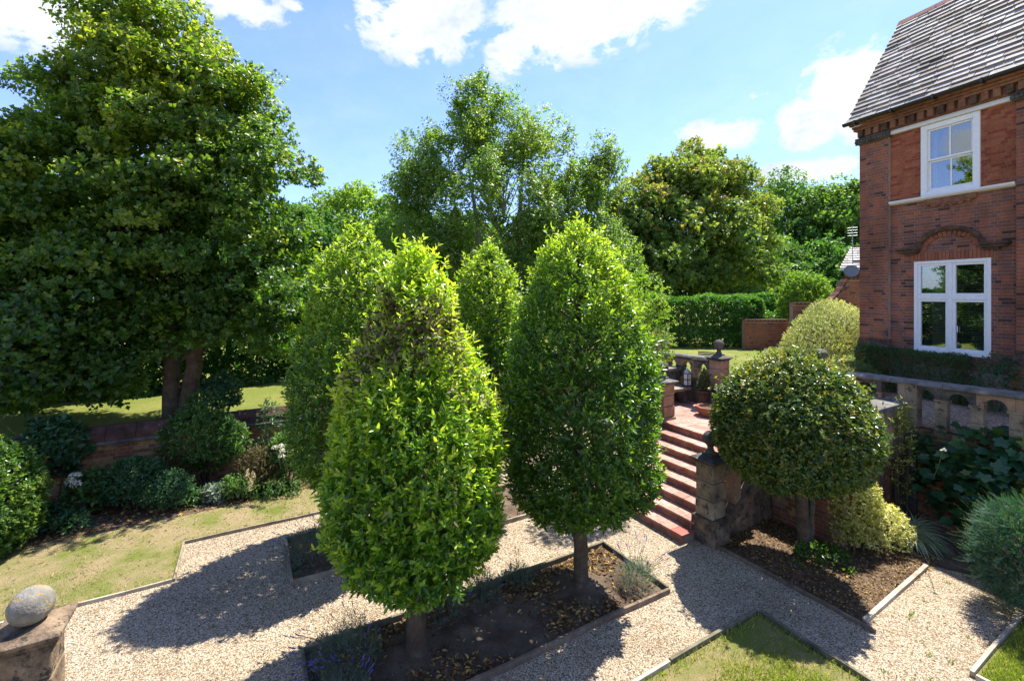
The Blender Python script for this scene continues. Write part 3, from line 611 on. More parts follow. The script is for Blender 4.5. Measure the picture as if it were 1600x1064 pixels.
edging((-.95, 9.35), (1.9, 9.35), 'dark board between the dry lawn and the gravel at the far side of the path', 'board', .05, .03)
edging((1.9, 9.355), (5.6, 9.35), 'board edging the dry lawn behind the laurels', 'board', .05, .03)
edging((-.95, 9.33), (-.95, 8.2), 'short board stepping the dry lawn edge back at the corner of the gravel', 'board', .045, .03)
edging((-3.6, 8.2), (-.97, 8.2), 'pale board between the dry lawn and the gravel, ending behind the stone ball pier', 'board_pale', .05, .03)
edging((5.75, 3.56), (4.12, 3.56), 'moss stained board on the left of the near grass corner', 'board_dark', .075, .04)
edging((4.10, 3.555), (1.2, 3.55), 'pale sunlit board running out of the bottom of the picture along the near grass', 'board_pale', .075, .04)
edging((5.76, 3.52), (5.76, 1.0), 'board on the right side of the near grass corner', 'board_dark', .075, .04)
edging((6.70, 5.0), (6.70, 2.62), 'thin rough pole edging the leafy bed under the domed topiary', 'log', .05, .035, wob_=.008)
edging((6.80, 2.78), (8.97, 2.86), 'bright yellowish plank lying at the right of the leafy topiary bed', 'board_pale', .05, .055)
edging((6.84, -.5), (6.84, 1.76), 'pale board edging the grass at the lower right corner', 'board_pale', .07, .04)
edging((6.86, 1.80), (8.6, 1.80), 'pale board in front of the yew at the right lawn edge', 'board_pale', .07, .04)

# ------------------------------------------------------------------ bricks
_unit = {}
def unit_box(mat, key='brick', bev=.06):
    k = (mat.name, key)
    if k not in _unit:
        me = bpy.data.meshes.new(key); b = bmesh.new(); bmesh.ops.create_cube(b, size=1)
        for v in b.verts: v.co += Vector((.5, .5, .5))
        b.to_mesh(me); b.free(); me.materials.append(mat); _unit[k] = me
    return _unit[k]
def sub_rect(r, holes):
    """cut rectangles (x0,x1,z0,z1) out of one rectangle"""
    out = [r]
    for h in holes:
        nx = []
        for x0, x1, z0, z1 in out:
            if h[0] >= x1 or h[1] <= x0 or h[2] >= z1 or h[3] <= z0: nx.append((x0, x1, z0, z1)); continue
            if z0 < h[2]: nx.append((x0, x1, z0, h[2]))
            if z1 > h[3]: nx.append((x0, x1, h[3], z1))
            a, b = max(z0, h[2]), min(z1, h[3])
            if x0 < h[0]: nx.append((x0, h[0], a, b))
            if x1 > h[1]: nx.append((h[1], x1, a, b))
        out = nx
    return out
class Bricks:
    """brick faces gathered for one thing; local frame: x along, z up, outer face at y, facing -y unless a matrix turns it"""
    def __init__(s): s.items = []
    def face(s, x0, x1, z0, z1, y, mats, wts, holes=(), cl=.225, hl=.105, ch=.075, j=.010, proud=.004, M_=None, bond='flemish', clip=None, top=None):
        ncs = int(math.ceil((z1 - z0) / ch - 1e-6)); M_ = M_ or Matrix()
        for r in range(ncs):
            za, zb = z0 + r * ch, min(z0 + r * ch + ch - j, z1)
            if zb - za < .02: continue
            x = x0 - (0 if r % 2 == 0 else (.5 * (cl - hl) + (hl + j) * .5 + .06) if bond == 'flemish' else cl / 2); i = r % 2
            while x < x1:
                l = cl if (bond != 'flemish' or i % 2 == 0) else hl; i += 1
                a, b = max(x, x0), min(x + l, x1); x += l + j
                if b - a < .02: continue
                if top is not None and zb > top((a + b) / 2): continue
                for q in sub_rect((a, b, za, zb), holes):
                    if q[1] - q[0] < .015 or q[3] - q[2] < .015: continue
                    s.items.append((q, y - proud - R.uniform(0, .003), y + .02, mats[R.choice(len(mats), p=wts)], M_))
    def emit(s, parent, n=300, name='brick'):
        W = parent.matrix_world if False else Matrix.LocRotScale(parent.location, parent.rotation_euler, None)
        sc = []
        for q, y0, y1, m, M_ in s.items:
            c = W @ M_ @ Vector(((q[0] + q[1]) / 2, y0, (q[2] + q[3]) / 2)); nv = (W.to_3x3() @ M_.to_3x3()) @ Vector((0, -1, 0)); d = c - CAMP
            px = c.x / max(c.y, .1) * F; py = (CAMH - c.z) / max(c.y, .1) * F
            vis = 1 if (c.y > .2 and abs(px) < 800 and -460 < py < 606) else .02
            sc.append(vis * max(.001, -nv.dot(d.normalized())) / d.length_squared * (q[1] - q[0]))
        order = sorted(range(len(sc)), key=lambda i: -sc[i]); mats = []; rest = MB()
        for k, i in enumerate(order):
            q, y0, y1, m, M_ = s.items[i]
            if k < n:
                o = bpy.data.objects.new(name, unit_box(m)); COL.objects.link(o); o.parent = parent
                o.matrix_local = M_ @ Matrix.Translation((q[0], y0, q[2])) @ Matrix.Diagonal((q[1] - q[0], y1 - y0, q[3] - q[2], 1))
            else:
                if m not in mats: mats.append(m)
                rest.box(q[0], q[1], y0, y1, q[2], q[3], mats.index(m), M_)
        if rest.v: o = rest.build('brickwork', mats, parent); o['kind'] = 'stuff'
def wall_boxes(mb, x0, x1, y0, y1, z0, z1, holes, mi=0, M_=None):
    for q in sub_rect((x0, x1, z0, z1), holes): mb.box(q[0], q[1], y0, y1, q[2], q[3], mi, M_)
RZ = lambda a: Matrix.Rotation(a, 4, 'Z')
T = lambda x, y, z: Matrix.Translation((x, y, z))

# ------------------------------------------------------------------ the brick house at the right
HA = math.atan2(-.934, .357); HZ = 1.6
house = thing('brick_house', 'tall red brick house with stone slate roof and white windows at right', 'house', (9.4, 12.3, HZ), HA)
def build_house():
    Z = lambda z: z - HZ
    x1 = 7.2; dep = 4.2
    lw = (1.19, 2.61, Z(2.78), Z(4.97)); uw = (1.35, 2.44, Z(6.53), Z(8.23))
    mb = MB()
    wall_boxes(mb, .0, x1, .10, .42, 0, Z(8.66), [lw, uw])
    mb.box(0, .30, .421, dep - .301, 0, Z(8.66)); mb.box(x1 - .3, x1, .421, dep - .301, 0, Z(8.66)); mb.box(0, x1, dep - .30, dep, 0, Z(8.66))
    ap = Z(8.66) + (dep / 2) * 1.385
    mb.prism([(0.0, Z(8.66)), (-dep, Z(8.66)), (-dep / 2, ap)], 0, .3, M=RZ(-math.pi / 2) @ T(0, 0, .002))
    mb.prism([(0.0, Z(8.66)), (-dep, Z(8.66)), (-dep / 2, ap)], x1 - .3, x1, M=RZ(-math.pi / 2) @ T(0, 0, .002))
    for a, b in ((0, .68), (3.04, 3.74), (6.5, x1)): mb.box(a, b, 0.0, .0995, Z(2.95), Z(8.2))      # pilasters
    mb.build('wall', M['mortar'], house)
    mb = MB(); mb.box(-.06, .74, -.07, .0985, 0, Z(2.72)); mb.box(2.98, 3.80, -.07, .0985, 0, Z(2.72)); mb.box(.741, 2.979, .03, .0985, 0, Z(2.45)); mb.build('plinth', M['mortar'], house)
    # bricks
    br = Bricks(); w = [.42, .24, .20, .06, .08]
    br.face(0, .68, Z(3.02), Z(8.2), 0, BR, [.45, .2, .17, .10, .08]); br.face(3.04, 3.74, Z(3.02), Z(8.2), 0, BR, w)
    br.face(.68, 3.04, Z(2.46), Z(6.43), .10, BR, [.32, .28, .25, .07, .08], [lw, (1.13, 2.67, Z(4.97), Z(5.19))])
    br.face(.68, 3.04, Z(6.53), Z(8.23), .10, BRP, [.5, .25, .25], [uw], ch=.066, j=.006, cl=.21, hl=.10, proud=.004)
    br.face(-.06, .74, 0, Z(2.70), -.07, BR, [.5, .2, .2, .06, .04]); br.face(2.98, 3.80, 0, Z(2.70), -.07, BR, w)
    br.face(3.74, x1, Z(2.46), Z(8.2), .10, BR, w)
    side = RZ(-math.pi / 2)
    br.face(-dep, 0, 0, Z(8.6), 0, BR, w, M_=side)
    br.emit(house, 300)
    # soldier course and segmental hood over the lower window
    for i in range(22):
        a = 1.14 + i * (1.52 / 22); o = bpy.data.objects.new('soldier_brick', unit_box(BR[(0, 3, 0, 1)[i % 4]], 'soldier_brick')); COL.objects.link(o); o.parent = house
        o.matrix_local = T(a, .075 - R.uniform(0, .003), Z(4.985)) @ Matrix.Diagonal((1.52 / 22 - .008, .04, .195, 1))
    cx, cz, rx, rz = 1.90, Z(5.22), .50, .36
    for i in range(17):
        a = math.pi * (i + .5) / 17; p = Vector((cx + rx * math.cos(a), .065, cz + rz * math.sin(a) + .02)); n = math.atan2(math.sin(a) * rx, math.cos(a) * rz)
        o = bpy.data.objects.new('voussoir', unit_box(BR[(3, 0, 3, 1)[i % 4]], 'voussoir')); COL.objects.link(o); o.parent = house
        o.matrix_local = Matrix.Translation(p) @ Matrix.Rotation(-(n), 4, 'Y') @ Matrix.Diagonal((.115, .05, .072, 1)) @ T(-.5, 0, -.5)
    mb = MB(); pts = [(cx + .60 * math.cos(math.pi * i / 24), .03, cz + .46 * math.sin(math.pi * i / 24) + .02) for i in range(25)]
    mb.tube(pts, [.055 + .01 * math.sin(i * 1.7) for i in range(25)], 8); mb.tube([(p[0], p[1] - .035, p[2] + .03) for p in pts], .03, 6)
    for s in (-1, 1):
        mb.box(cx + s * .79 - .21, cx + s * .79 + .21, -.045, .098, cz - .03, cz + .035); mb.box(cx + s * .80 - .24, cx + s * .80 + .24, -.075, .0975, cz + .036, cz + .085)
        mb.box(cx + s * .74 - .13, cx + s * .74 + .13, -.005, .0985, cz - .075, cz - .031)
    mb.build('hood_moulding', M['terra_dark'], house, .01)
    # pilaster mouldings
    mb = MB()
    for a, b in ((0, .68), (3.04, 3.74)):
        mb.prism([(0, 0), (.10, 0), (.10, .05), (.06, .09), (.03, .16), (.03, .22), (0, .23)], a - .04, b + .04, M=T(0, .0, Z(2.72)) @ Matrix(((0, 1, 0, 0), (-1, 0, 0, 0), (0, 0, 1, 0), (0, 0, 0, 1))))
        mb.box(a - .09, b + .09, -.10, .0965, Z(2.70), Z(2.7195)); mb.box(a - .02, b + .02, -.02, .0955, Z(2.95), Z(3.018))
    mb.build('plinth_moulding', M['terra_dark'], house, .006)
    # carved string on the pilasters, cornice, dentils
    mb = MB()
    for a, b in ((-.07, .74), (2.98, 3.80)):
        mb.box(a, b, -.07, .097, Z(8.20), Z(8.32)); n = 12
        for i in range(n): mb.lathe([(.012, -.05), (.04, -.03), (.045, 0), (.035, .03), (.012, .05)], 7, (a + (b - a) * (i + .5) / n, -.075, Z(8.26)))
        mb.tube([(a, -.06, Z(8.33)), (b, -.06, Z(8.33))], .03, 8); mb.tube([(a, -.05, Z(8.20)), (b, -.05, Z(8.20))], .022, 8)
    mb.box(-.07, -.001, -.0695, .6, Z(8.201), Z(8.319)); mb.build('carved_string', M['stone_dark'], house)
    mb = MB(); mb.box(-.02, x1, -.03, .099, Z(8.345), Z(8.66)); mb.box(-.05, x1, -.15, .0985, Z(8.545), Z(8.60)); mb.box(-.08, x1, -.20, .098, Z(8.601), Z(8.66)); mb.prism([(0, 0), (.06, 0), (.12, .06), (.12, .07), (0, .07)], -.1, x1, M=T(0, -.20, Z(8.661)) @ Matrix(((0, 1, 0, 0), (-1, 0, 0, 0), (0, 0, 1, 0), (0, 0, 0, 1))))
    mb.box(-.075, -.021, -.145, dep, Z(8.546), Z(8.659)); mb.build('cornice', M['terracotta'], house, .006)
    for i in range(36):
        a = .02 + i * .1935
        if a > 6.9: break
        o = bpy.data.objects.new('dentil', unit_box(M['terracotta'] if i % 3 else M['terra_dark'], 'dentil')); COL.objects.link(o); o.parent = house
        o.matrix_local = T(a, -.125 - R.uniform(0, .006), Z(8.37)) @ Matrix.Diagonal((.118, .095, .172, 1))
    # gutter
    mb = MB(); n = 8; pr = [(-.065 * math.cos(math.pi * i / n), -.065 * math.sin(math.pi * i / n)) for i in range(n + 1)]
    mb.prism(pr + [(.068, .012), (-.068, .012)], -.19, x1, M=T(0, -.36, Z(8.745)) @ Matrix(((0, 1, 0, 0), (1, 0, 0, 0), (0, 0, 1, 0), (0, 0, 0, 1))))
    for i in range(9): mb.box(.1 + i * .85, .14 + i * .85, -.44, -.285, Z(8.665), Z(8.765))
    mb.build('gutter', M['black'], house)
    # roof of heavy stone slates
    th = math.atan2(3.16, 2.28); eave = Vector((-.13, -.35, Z(8.72))); up = Vector((0, math.cos(th), math.sin(th))); nn = Vector((0, -math.sin(th), math.cos(th))); SL = 3.96
    Mr = Matrix(((1, 0, 0, eave.x), (0, up.y, nn.y, eave.y), (0, up.z, nn.z, eave.z), (0, 0, 0, 1)))
    mb = MB(); mb.box(.005, x1 + .2, .03, SL - .04, -.06, -.012, 0, Mr)
    Mb = Matrix(((1, 0, 0, eave.x), (0, -up.y, -nn.y, dep + .35), (0, up.z, nn.z, eave.z), (0, 0, 0, 1))); mb.box(.005, x1 + .2, .02, SL - .02, -.06, .02, 0, Mb)
    roof = mb.build('roof', ST[4], house)
    items = []; course = .178
    for r in range(22):
        x = -R.uniform(.05, .35); y = r * course
        while x < x1 + .3:
            w_ = R.uniform(.24, .62) * (1.1 - .012 * r); a, b = max(x, -.0), min(x + w_, x1 + .3); x += w_ + .006
            if b - a < .05: continue
            items.append((a, b, y - R.uniform(0, .012), .26 + R.uniform(-.01, .01), R.uniform(.036, .050), R.choice(5, p=[.42, .15, .21, .10, .12]), R.normal(0, .004), R.normal(0, .0025)))
    slate_v = {}
    items.sort(key=lambda q: q[0]); rest = MB()
    def slate_pts(a, b, y, l, t, sk, tl):
        P = []
        for z0, z1 in ((0, 0),):
            zb, zt = .030 + tl, -.012      # tail lifted over the course below
            y0, y1 = y, y + l
            P = [(a, y0 + sk, zb), (b, y0 - sk, zb), (b, y1, zt), (a, y1, zt), (a + .004, y0 + sk + .004, zb + t), (b - .004, y0 - sk + .004, zb + t), (b - .004, y1, zt + t), (a + .004, y1, zt + t)]
        return P
    fs = ((0, 3, 2, 1), (4, 5, 6, 7), (0, 1, 5, 4), (1, 2, 6, 5), (2, 3, 7, 6), (3, 0, 4, 7))
    for k, (a, b, y, l, t, mi, sk, tl) in enumerate(items):
        P = [Mr @ Vector(p) for p in slate_pts(a, b, y, l, t, sk, tl)]
        if k < 290:
            mb = MB(); mb.mesh(P, fs); mb.build('slate', ST[mi], roof)
        else: rest.mesh(P, fs, int(mi))
    o = rest.build('slates', ST, roof); o['kind'] = 'stuff'
    for i in range(17):
        mb = MB(); a = -.02 + i * .45; mb.prism([(-.13, -.10), (-.02, .06), (.02, .06), (.13, -.10), (.10, -.10), (0, .03), (-.10, -.10)], a, a + .44, M=T(-.13, eave.y + SL * up.y, eave.z + SL * up.z + .035) @ Matrix(((0, 1, 0, 0), (1, 0, 0, 0), (0, 0, 1, 0), (0, 0, 0, 1)))); mb.build('ridge_tile', M['ridge'], roof)
    # small tiled bay roof standing out of the gable end
    mb = MB(); bx = T(0, 1.0, 0)
    for i in range(5):
        z = Z(7.66) + i * .17; o_ = .42 - i * .085
        mb.prism([(-o_, z), (0, z), (0, z + .19), (-o_ + .075, z + .19)], 1.0 - .10 + i * .06, 2.6, 0 if i % 2 else 1)
    mb.build('bay_roof', [ST[0], ST[2]], house)
    mb = MB(); mb.box(-.47, 0, .84, 2.65, Z(7.56), Z(7.655)); mb.build('bay_gutter', M['black'], house)
    mb = MB(); mb.prism([(-.34, Z(7.555)), (0, Z(7.555)), (0, Z(7.02)), (-.10, Z(7.12)), (-.10, Z(7.20)), (-.20, Z(7.30)), (-.20, Z(7.38)), (-.34, Z(7.46))], .95, 2.5); mb.build('corbel', M['terracotta'], house)
    mb = MB(); mb.box(-.10, -.001, .9, 1.0, Z(8.4), Z(8.2)); mb.tube([(-.07, .75, Z(7.75)), (-.07, .75, Z(8.2))], .04, 8); mb.build('downpipe', M['lead'], house)
    # white bands over and under the upper window
    mb = MB(); mb.prism([(0, 0), (.10, .0), (.115, .05), (.10, .10), (0, .11)], .73, 3.03, M=T(0, .0995, Z(8.235)) @ Matrix(((0, 1, 0, 0), (-1, 0, 0, 0), (0, 0, 1, 0), (0, 0, 0, 1)))); mb.build('head_band', M['white_old'], house, .004)
    mb = MB(); mb.prism([(0, 0), (.09, .015), (.13, .05), (.13, .09), (0, .10)], .70, 3.02, M=T(0, .0995, Z(6.432)) @ Matrix(((0, 1, 0, 0), (-1, 0, 0, 0), (0, 0, 1, 0), (0, 0, 0, 1)))); mb.build('sill_band', M['white_old'], house, .004)
    # moulded apron below the sill
    mb = MB(); pr = [(1.42, Z(6.43))]
    for i in range(29):
        x = 1.42 + .96 * i / 28; pr.append((x, Z(6.43) - .12 - .07 * math.sin(math.pi * i / 28) - .022 * math.sin(i * 1.35)))
    pr.append((2.38, Z(6.43))); mb.prism(pr, .05, .098)
    for i in range(8):
        mb.lathe([(.01, -.03), (.03, -.02), (.04, 0), (.03, .02), (.01, .03)], 8, (1.5 + i * .115, .045, Z(6.33) - .03 * math.sin(math.pi * i / 7)))
    mb.build('carved_apron', M['terracotta'], house)
    # ground floor window: four lights
    def bars(name, mat, rects, y0, y1, parent, bev=.004):
        m_ = MB()
        for a, b, c, d in rects: m_.box(a, b, y0, y1, c, d)
        return m_.build(name, mat, parent, bev)
    x0, xx, z0, z1 = lw
    win = bars('window', M['white'], [(x0, x0 + .07, z0, z1), (xx - .07, xx, z0, z1), (x0 + .071, xx - .071, z0, z0 + .09), (x0 + .071, xx - .071, z1 - .07, z1)], .09, .20, house)
    bars('mullion', M['white'], [(1.86, 1.93, z0 + .091, z1 - .071)], .095, .20, win); tz = Z(4.10)
    bars('transom', M['white'], [(x0 + .071, 1.859, tz - .05, tz + .04), (1.931, xx - .071, tz - .05, tz + .04)], .098, .20, win)
    for a, b in ((x0 + .071, 1.859), (1.931, xx - .071)):
        for c, d in ((z0 + .091, tz - .051), (tz + .041, z1 - .071)):
            s_ = bars('sash', M['white'], [(a, a + .055, c, d), (b - .055, b, c, d), (a + .056, b - .056, c, c + .055), (a + .056, b - .056, d - .055, d)], .112, .17, win)
            m_ = MB(); m_.box(a + .04, b - .04, .146, .152, c + .04, d - .04); m_.build('pane', M['glass'], win)
    m_ = MB()
    for i in range(52):
        z = z0 + .10 + i * .0395
        if z > z1 - .1: break
        m_.mesh([(x0 + .1, .262, z), (xx - .1, .262, z), (xx - .1, .286, z + .012), (x0 + .1, .286, z + .012)], [(0, 1, 2, 3)])
    for x in (1.35, 1.75, 2.05, 2.45): m_.box(x, x + .004, .255, .259, z0 + .1, z1 - .1)
    m_.build('blind', M['blind'], win)
    m_ = MB(); cur = []
    for i in range(41): cur.append((1.42 + i * .007 * 1.0, .37 + .02 * math.sin(i * 1.1)))
    for i in range(40): m_.poly([(cur[i][0], cur[i][1], z0 + .02), (cur[i + 1][0], cur[i + 1][1], z0 + .02), (cur[i + 1][0], cur[i + 1][1], z1 - .02), (cur[i][0], cur[i][1], z1 - .02)])
    m_.build('curtain', M['curtain'], win)
    m_ = MB(); m_.box(2.02, 2.03, .10, .115, z0 + .52, z0 + .66); m_.build('handle', M['white'], win)
    m_ = MB(); m_.lathe([(.10, 0), (.13, .03), (.11, .07), (.05, .10), (.01, .11)], 14, (2.28, .35, z0 + .095)); m_.box(x0, xx, .30, .56, z0 - .05, z0 + .09); m_.build('window_seat', M['curtain'], win)
    # first floor sash window
    x0, xx, z0, z1 = uw
    win = bars('window', M['white'], [(x0, x0 + .12, z0, z1), (xx - .12, xx, z0, z1), (x0 + .121, xx - .121, z1 - .12, z1), (x0 + .121, xx - .121, z0, z0 + .10)], .05, .22, house)
    mz = (z0 + z1) / 2 - .02; mx = (x0 + xx) / 2
    bars('sash', M['white'], [(x0 + .121, x0 + .165, mz + .001, z1 - .121), (xx - .165, xx - .121, mz + .001, z1 - .121), (x0 + .166, xx - .166, z1 - .16, z1 - .121), (x0 + .166, xx - .166, mz + .001, mz + .045), (mx - .016, mx + .016, mz + .046, z1 - .161)], .10, .135, win)
    bars('sash', M['white'], [(x0 + .121, x0 + .165, z0 + .101, mz), (xx - .165, xx - .121, z0 + .101, mz), (x0 + .166, xx - .166, z0 + .101, z0 + .17), (x0 + .166, xx - .166, mz - .04, mz), (mx - .016, mx + .016, z0 + .171, mz - .041)], .14, .175, win)
    for (c, d, y) in ((mz + .03, z1 - .14, .116), (z0 + .12, mz - .02, .156)):
        for a, b in ((x0 + .14, mx), (mx + .001, xx - .14)):
            m_ = MB(); m_.box(a, b, y, y + .005, c, d); m_.build('pane', M['glass'], win)
    m_ = MB(); m_.box(x0 + .125, x0 + .20, .30, .33, z0 + .1, z1 - .1); m_.box(xx - .24, xx - .125, .30, .33, z0 + .1, z1 - .1); m_.build('curtain', M['curtain'], win)
    # rooms behind the glass
    m_ = MB()
    for (a, b, c, d) in (lw, uw):
        a -= .5; b += .5; c -= .4; d += .4; y0, y1 = .43, 2.6; c = max(c, .02); d = min(d, Z(8.6))
        P = [(a, y0, c), (b, y0, c), (b, y1, c), (a, y1, c), (a, y0, d), (b, y0, d), (b, y1, d), (a, y1, d)]
        m_.mesh(P, ((0, 1, 2, 3), (7, 6, 5, 4), (5, 6, 2, 1), (6, 7, 3, 2), (7, 4, 0, 3)))
    m_.build('room', M['room'], house)
build_house()

# ------------------------------------------------------------------ long garden wall at the left
gw = thing('brick_wall', 'long old mossy brick garden wall below the upper lawn at left', 'wall', uv(0, 12.02, 0), GARD)
def build_gwall():
    x0, x1 = -12, 13; mb = MB(); mb.box(x0, x1, .03, .34, -.1, 1.16); mb.build('wall_core', M['mortar_old'], gw)
    br = Bricks(); br.face(x0, x1, 0, 1.15, .03, BRO, [.42, .20, .25, .13], cl=.22, bond='flemish')
    br.emit(gw, 260)
    mb = MB(); mb.prism([(0, 0), (.085, 0), (.085, .03), (.05, .06), (0, .06)], x0, x1, M=T(0, .03, 1.161) @ Matrix(((0, 1, 0, 0), (-1, 0, 0, 0), (0, 0, 1, 0), (0, 0, 0, 1)))); mb.build('drip_course', M['stone_dark'], gw)
    n = 0; x = x0
    while x < x1:
        w = .47 + R.uniform(-.02, .02); m_ = MB()
        m_.prism([(-.05, 0), (.02, .0), (.30, 0), (.36, 0), (.36, .05), (.26, .22), (.20, .27), (.12, .27), (-.05, .13)], 0, w - .008, M=T(x, .03 + R.normal(0, .004), 1.222 + R.normal(0, .004)) @ Matrix(((0, 1, 0, 0), (1, 0, 0, 0), (0, 0, 1, 0), (0, 0, 0, 1))))
        m_.build('coping_stone', [M['mossy_coping'], M['terra_dark']][int(R.choice(2, p=[.7, .3]))], gw); x += w
build_gwall()

# ------------------------------------------------------------------ terrace, steps, retaining walls
def ret_wall(label, name, loc, rz, L_, h, n=60, mats=BRO):
    t = thing(name, label, 'wall', loc, rz); mb = MB(); mb.box(0, L_, .02, .22, -.05, h); mb.build('wall_core', M['mortar_old'], t)
    br = Bricks(); br.face(0, L_, 0, h - .005, .02, mats, [.42, .12, .32, .14]); br.emit(t, n); return t
# local x runs along, the face looks to -y: direction angle of x
ret_wall('brick retaining wall below the arcaded balustrade, behind the large leaved vine', 'retaining_wall', uv(10.62, 3.68, 0), GARD - math.pi / 2, 12, 1.72, 160)
ret_wall('dark brick terrace wall behind the trunk of the domed topiary', 'retaining_wall', uv(8.42, 3.74, 0), GARD, 2.2, 1.19, 40)
ret_wall('short brick wall under the terrace front beside the right parapet', 'retaining_wall', uv(8.40, 4.90, 0), GARD - math.pi / 2, 1.15, 1.19, 20)
ret_wall('brick wall under the terrace front left of the steps', 'retaining_wall', uv(8.40, 9.0, 0), GARD - math.pi / 2, 1.28, 1.19, 10)
ret_wall('brick side wall of the step terrace facing the back border', 'retaining_wall', uv(10.6, 9.0, 0), GARD + math.pi, 2.18, 1.19, 0)
steps = thing('garden_steps', 'flight of red quarry tile steps climbing from the gravel to the terrace', 'steps', uv(6.28, 6.38, 0), GARD)
def build_steps():
    W0, W1 = -1.22, 1.18; r = .15; tr = .30; n = 8
    mb = MB(); pr = [(0.02, -.05)]
    for i in range(n): pr += [(i * tr + .02, i * r + r - .035), ((i + 1) * tr + .02, i * r + r - .035)]
    pr[-1] = (n * tr + .0, n * r - .035); pr.append((n * tr + .0, -.05)); mb.prism(pr, W0 + .02, W1 - .02); mb.build('step_core', M['grout'], steps)
    for i in range(n - 0):
        x = i * tr; z = (i + 1) * r; w = (W1 - W0) / 10
        if i == n - 1: break
        for j in range(10):
            y = W0 + j * w; m = M['tile_red'] if (i == 0 and j == 0) else M['tile']
            o = bpy.data.objects.new('tread_tile', unit_box(m, 'tread_tile')); COL.objects.link(o); o.parent = steps
            o.matrix_local = T(x - .02 + R.normal(0, .002), y + .003, z - .034 + R.normal(0, .0015)) @ Matrix.Diagonal((tr + .03, w - .006, .034, 1))
        # brick riser
    for i in range(n):
        x = i * tr; z = i * r; k = 10; w = (W1 - W0) / k; of = (.5 if i % 2 else 0) * w
        for j in range(k + (1 if of else 0)):
            a = max(W0, W0 + j * w - of); b = min(W1, W0 + (j + 1) * w - of)
            o = bpy.data.objects.new('riser_tile', unit_box(M['tile_riser'], 'riser_tile')); COL.objects.link(o); o.parent = steps
            o.matrix_local = T(x - .002 * R.uniform(0, 2), a + .003, z + (0.002 if i else -.04)) @ Matrix.Diagonal((.04, b - a - .006, r - .042 + (0 if i else .042), 1))
build_steps()
terr = thing('tiled_terrace', 'small terrace of square red quarry tiles at the top of the steps', 'terrace', uv(8.4, 6.38, 1.2), GARD)
def build_terrace():
    mb = MB(); mb.box(.0, 2.22, -2.30, 2.60, -.25, -.03); mb.build('terrace_bed', M['grout'], terr)
    s = .235
    for i in range(10):
        for j in range(21):
            x = -.03 + i * s; y = -2.30 + j * s
            if y + s > 2.62: continue
            w = min(s, 2.22 - x) - .006
            o = bpy.data.objects.new('floor_tile', unit_box(M['tile'], 'floor_tile')); COL.objects.link(o); o.parent = terr
            o.matrix_local = T(x, y, -.032 + R.normal(0, .001)) @ Matrix.Diagonal((w, s - .006, .032, 1))
    mb = MB(); mb.box(2.22, 2.48, -2.4, -.752, -.3, .536); mb.box(2.22, 2.48, .852, 3.5, -.3, .396); mb.build('back_wall', M['stone_dark'], terr, .006)
    # three steps up to the gravel walk by the house
    mb = MB()
    for k in range(3): mb.box(1.40 + k * .28, 2.25 + k * .01, -.75, .85, .001 + k * .17, .17 + k * .17, 0)
    mb.build('upper_steps', M['tile_riser'], terr, .006)
build_terrace()

# ------------------------------------------------------------------ stone balustrades
def blk(parent, name, mat, x0, x1, y0, y1, z0, z1, bev=.008, M_=None):
    mb = MB(); mb.box(x0, x1, y0, y1, z0, z1, 0, M_); return mb.build(name, mat, parent, bev)
def arch_mesh(w, h, r, t, ap):
    """spandrel: block w wide, h high over the springing, with a round opening of radius r cut from its foot"""
    mb = MB(); n = 12
    xs = [r * math.cos(math.pi * i / n) for i in range(n + 1)]; zs = [r * math.sin(math.pi * i / n) for i in range(n + 1)]
    X = [w / 2] + xs + [-w / 2]; Zl = [0] + zs + [0]; top = [h] * len(X)
    for y, fl in ((0, 0), (t, 1)):
        for i in range(len(X) - 1):
            q = [(X[i], y, Zl[i]), (X[i], y, top[i]), (X[i + 1], y, top[i + 1]), (X[i + 1], y, Zl[i + 1])]
            if abs(X[i] - X[i + 1]) < 1e-6: continue
            mb.poly(q if fl else q[::-1])
    for i in range(len(X) - 1): mb.poly([(X[i], 0, Zl[i]), (X[i + 1], 0, Zl[i + 1]), (X[i + 1], t, Zl[i + 1]), (X[i], t, Zl[i])])
    mb.poly([(w / 2, 0, h), (w / 2, t, h), (-w / 2, t, h), (-w / 2, 0, h)]); mb.poly([(w / 2, 0, 0), (w / 2, t, 0), (w / 2, t, h), (w / 2, 0, h)]); mb.poly([(-w / 2, 0, 0), (-w / 2, 0, h), (-w / 2, t, h), (-w / 2, t, 0)])
    return mb
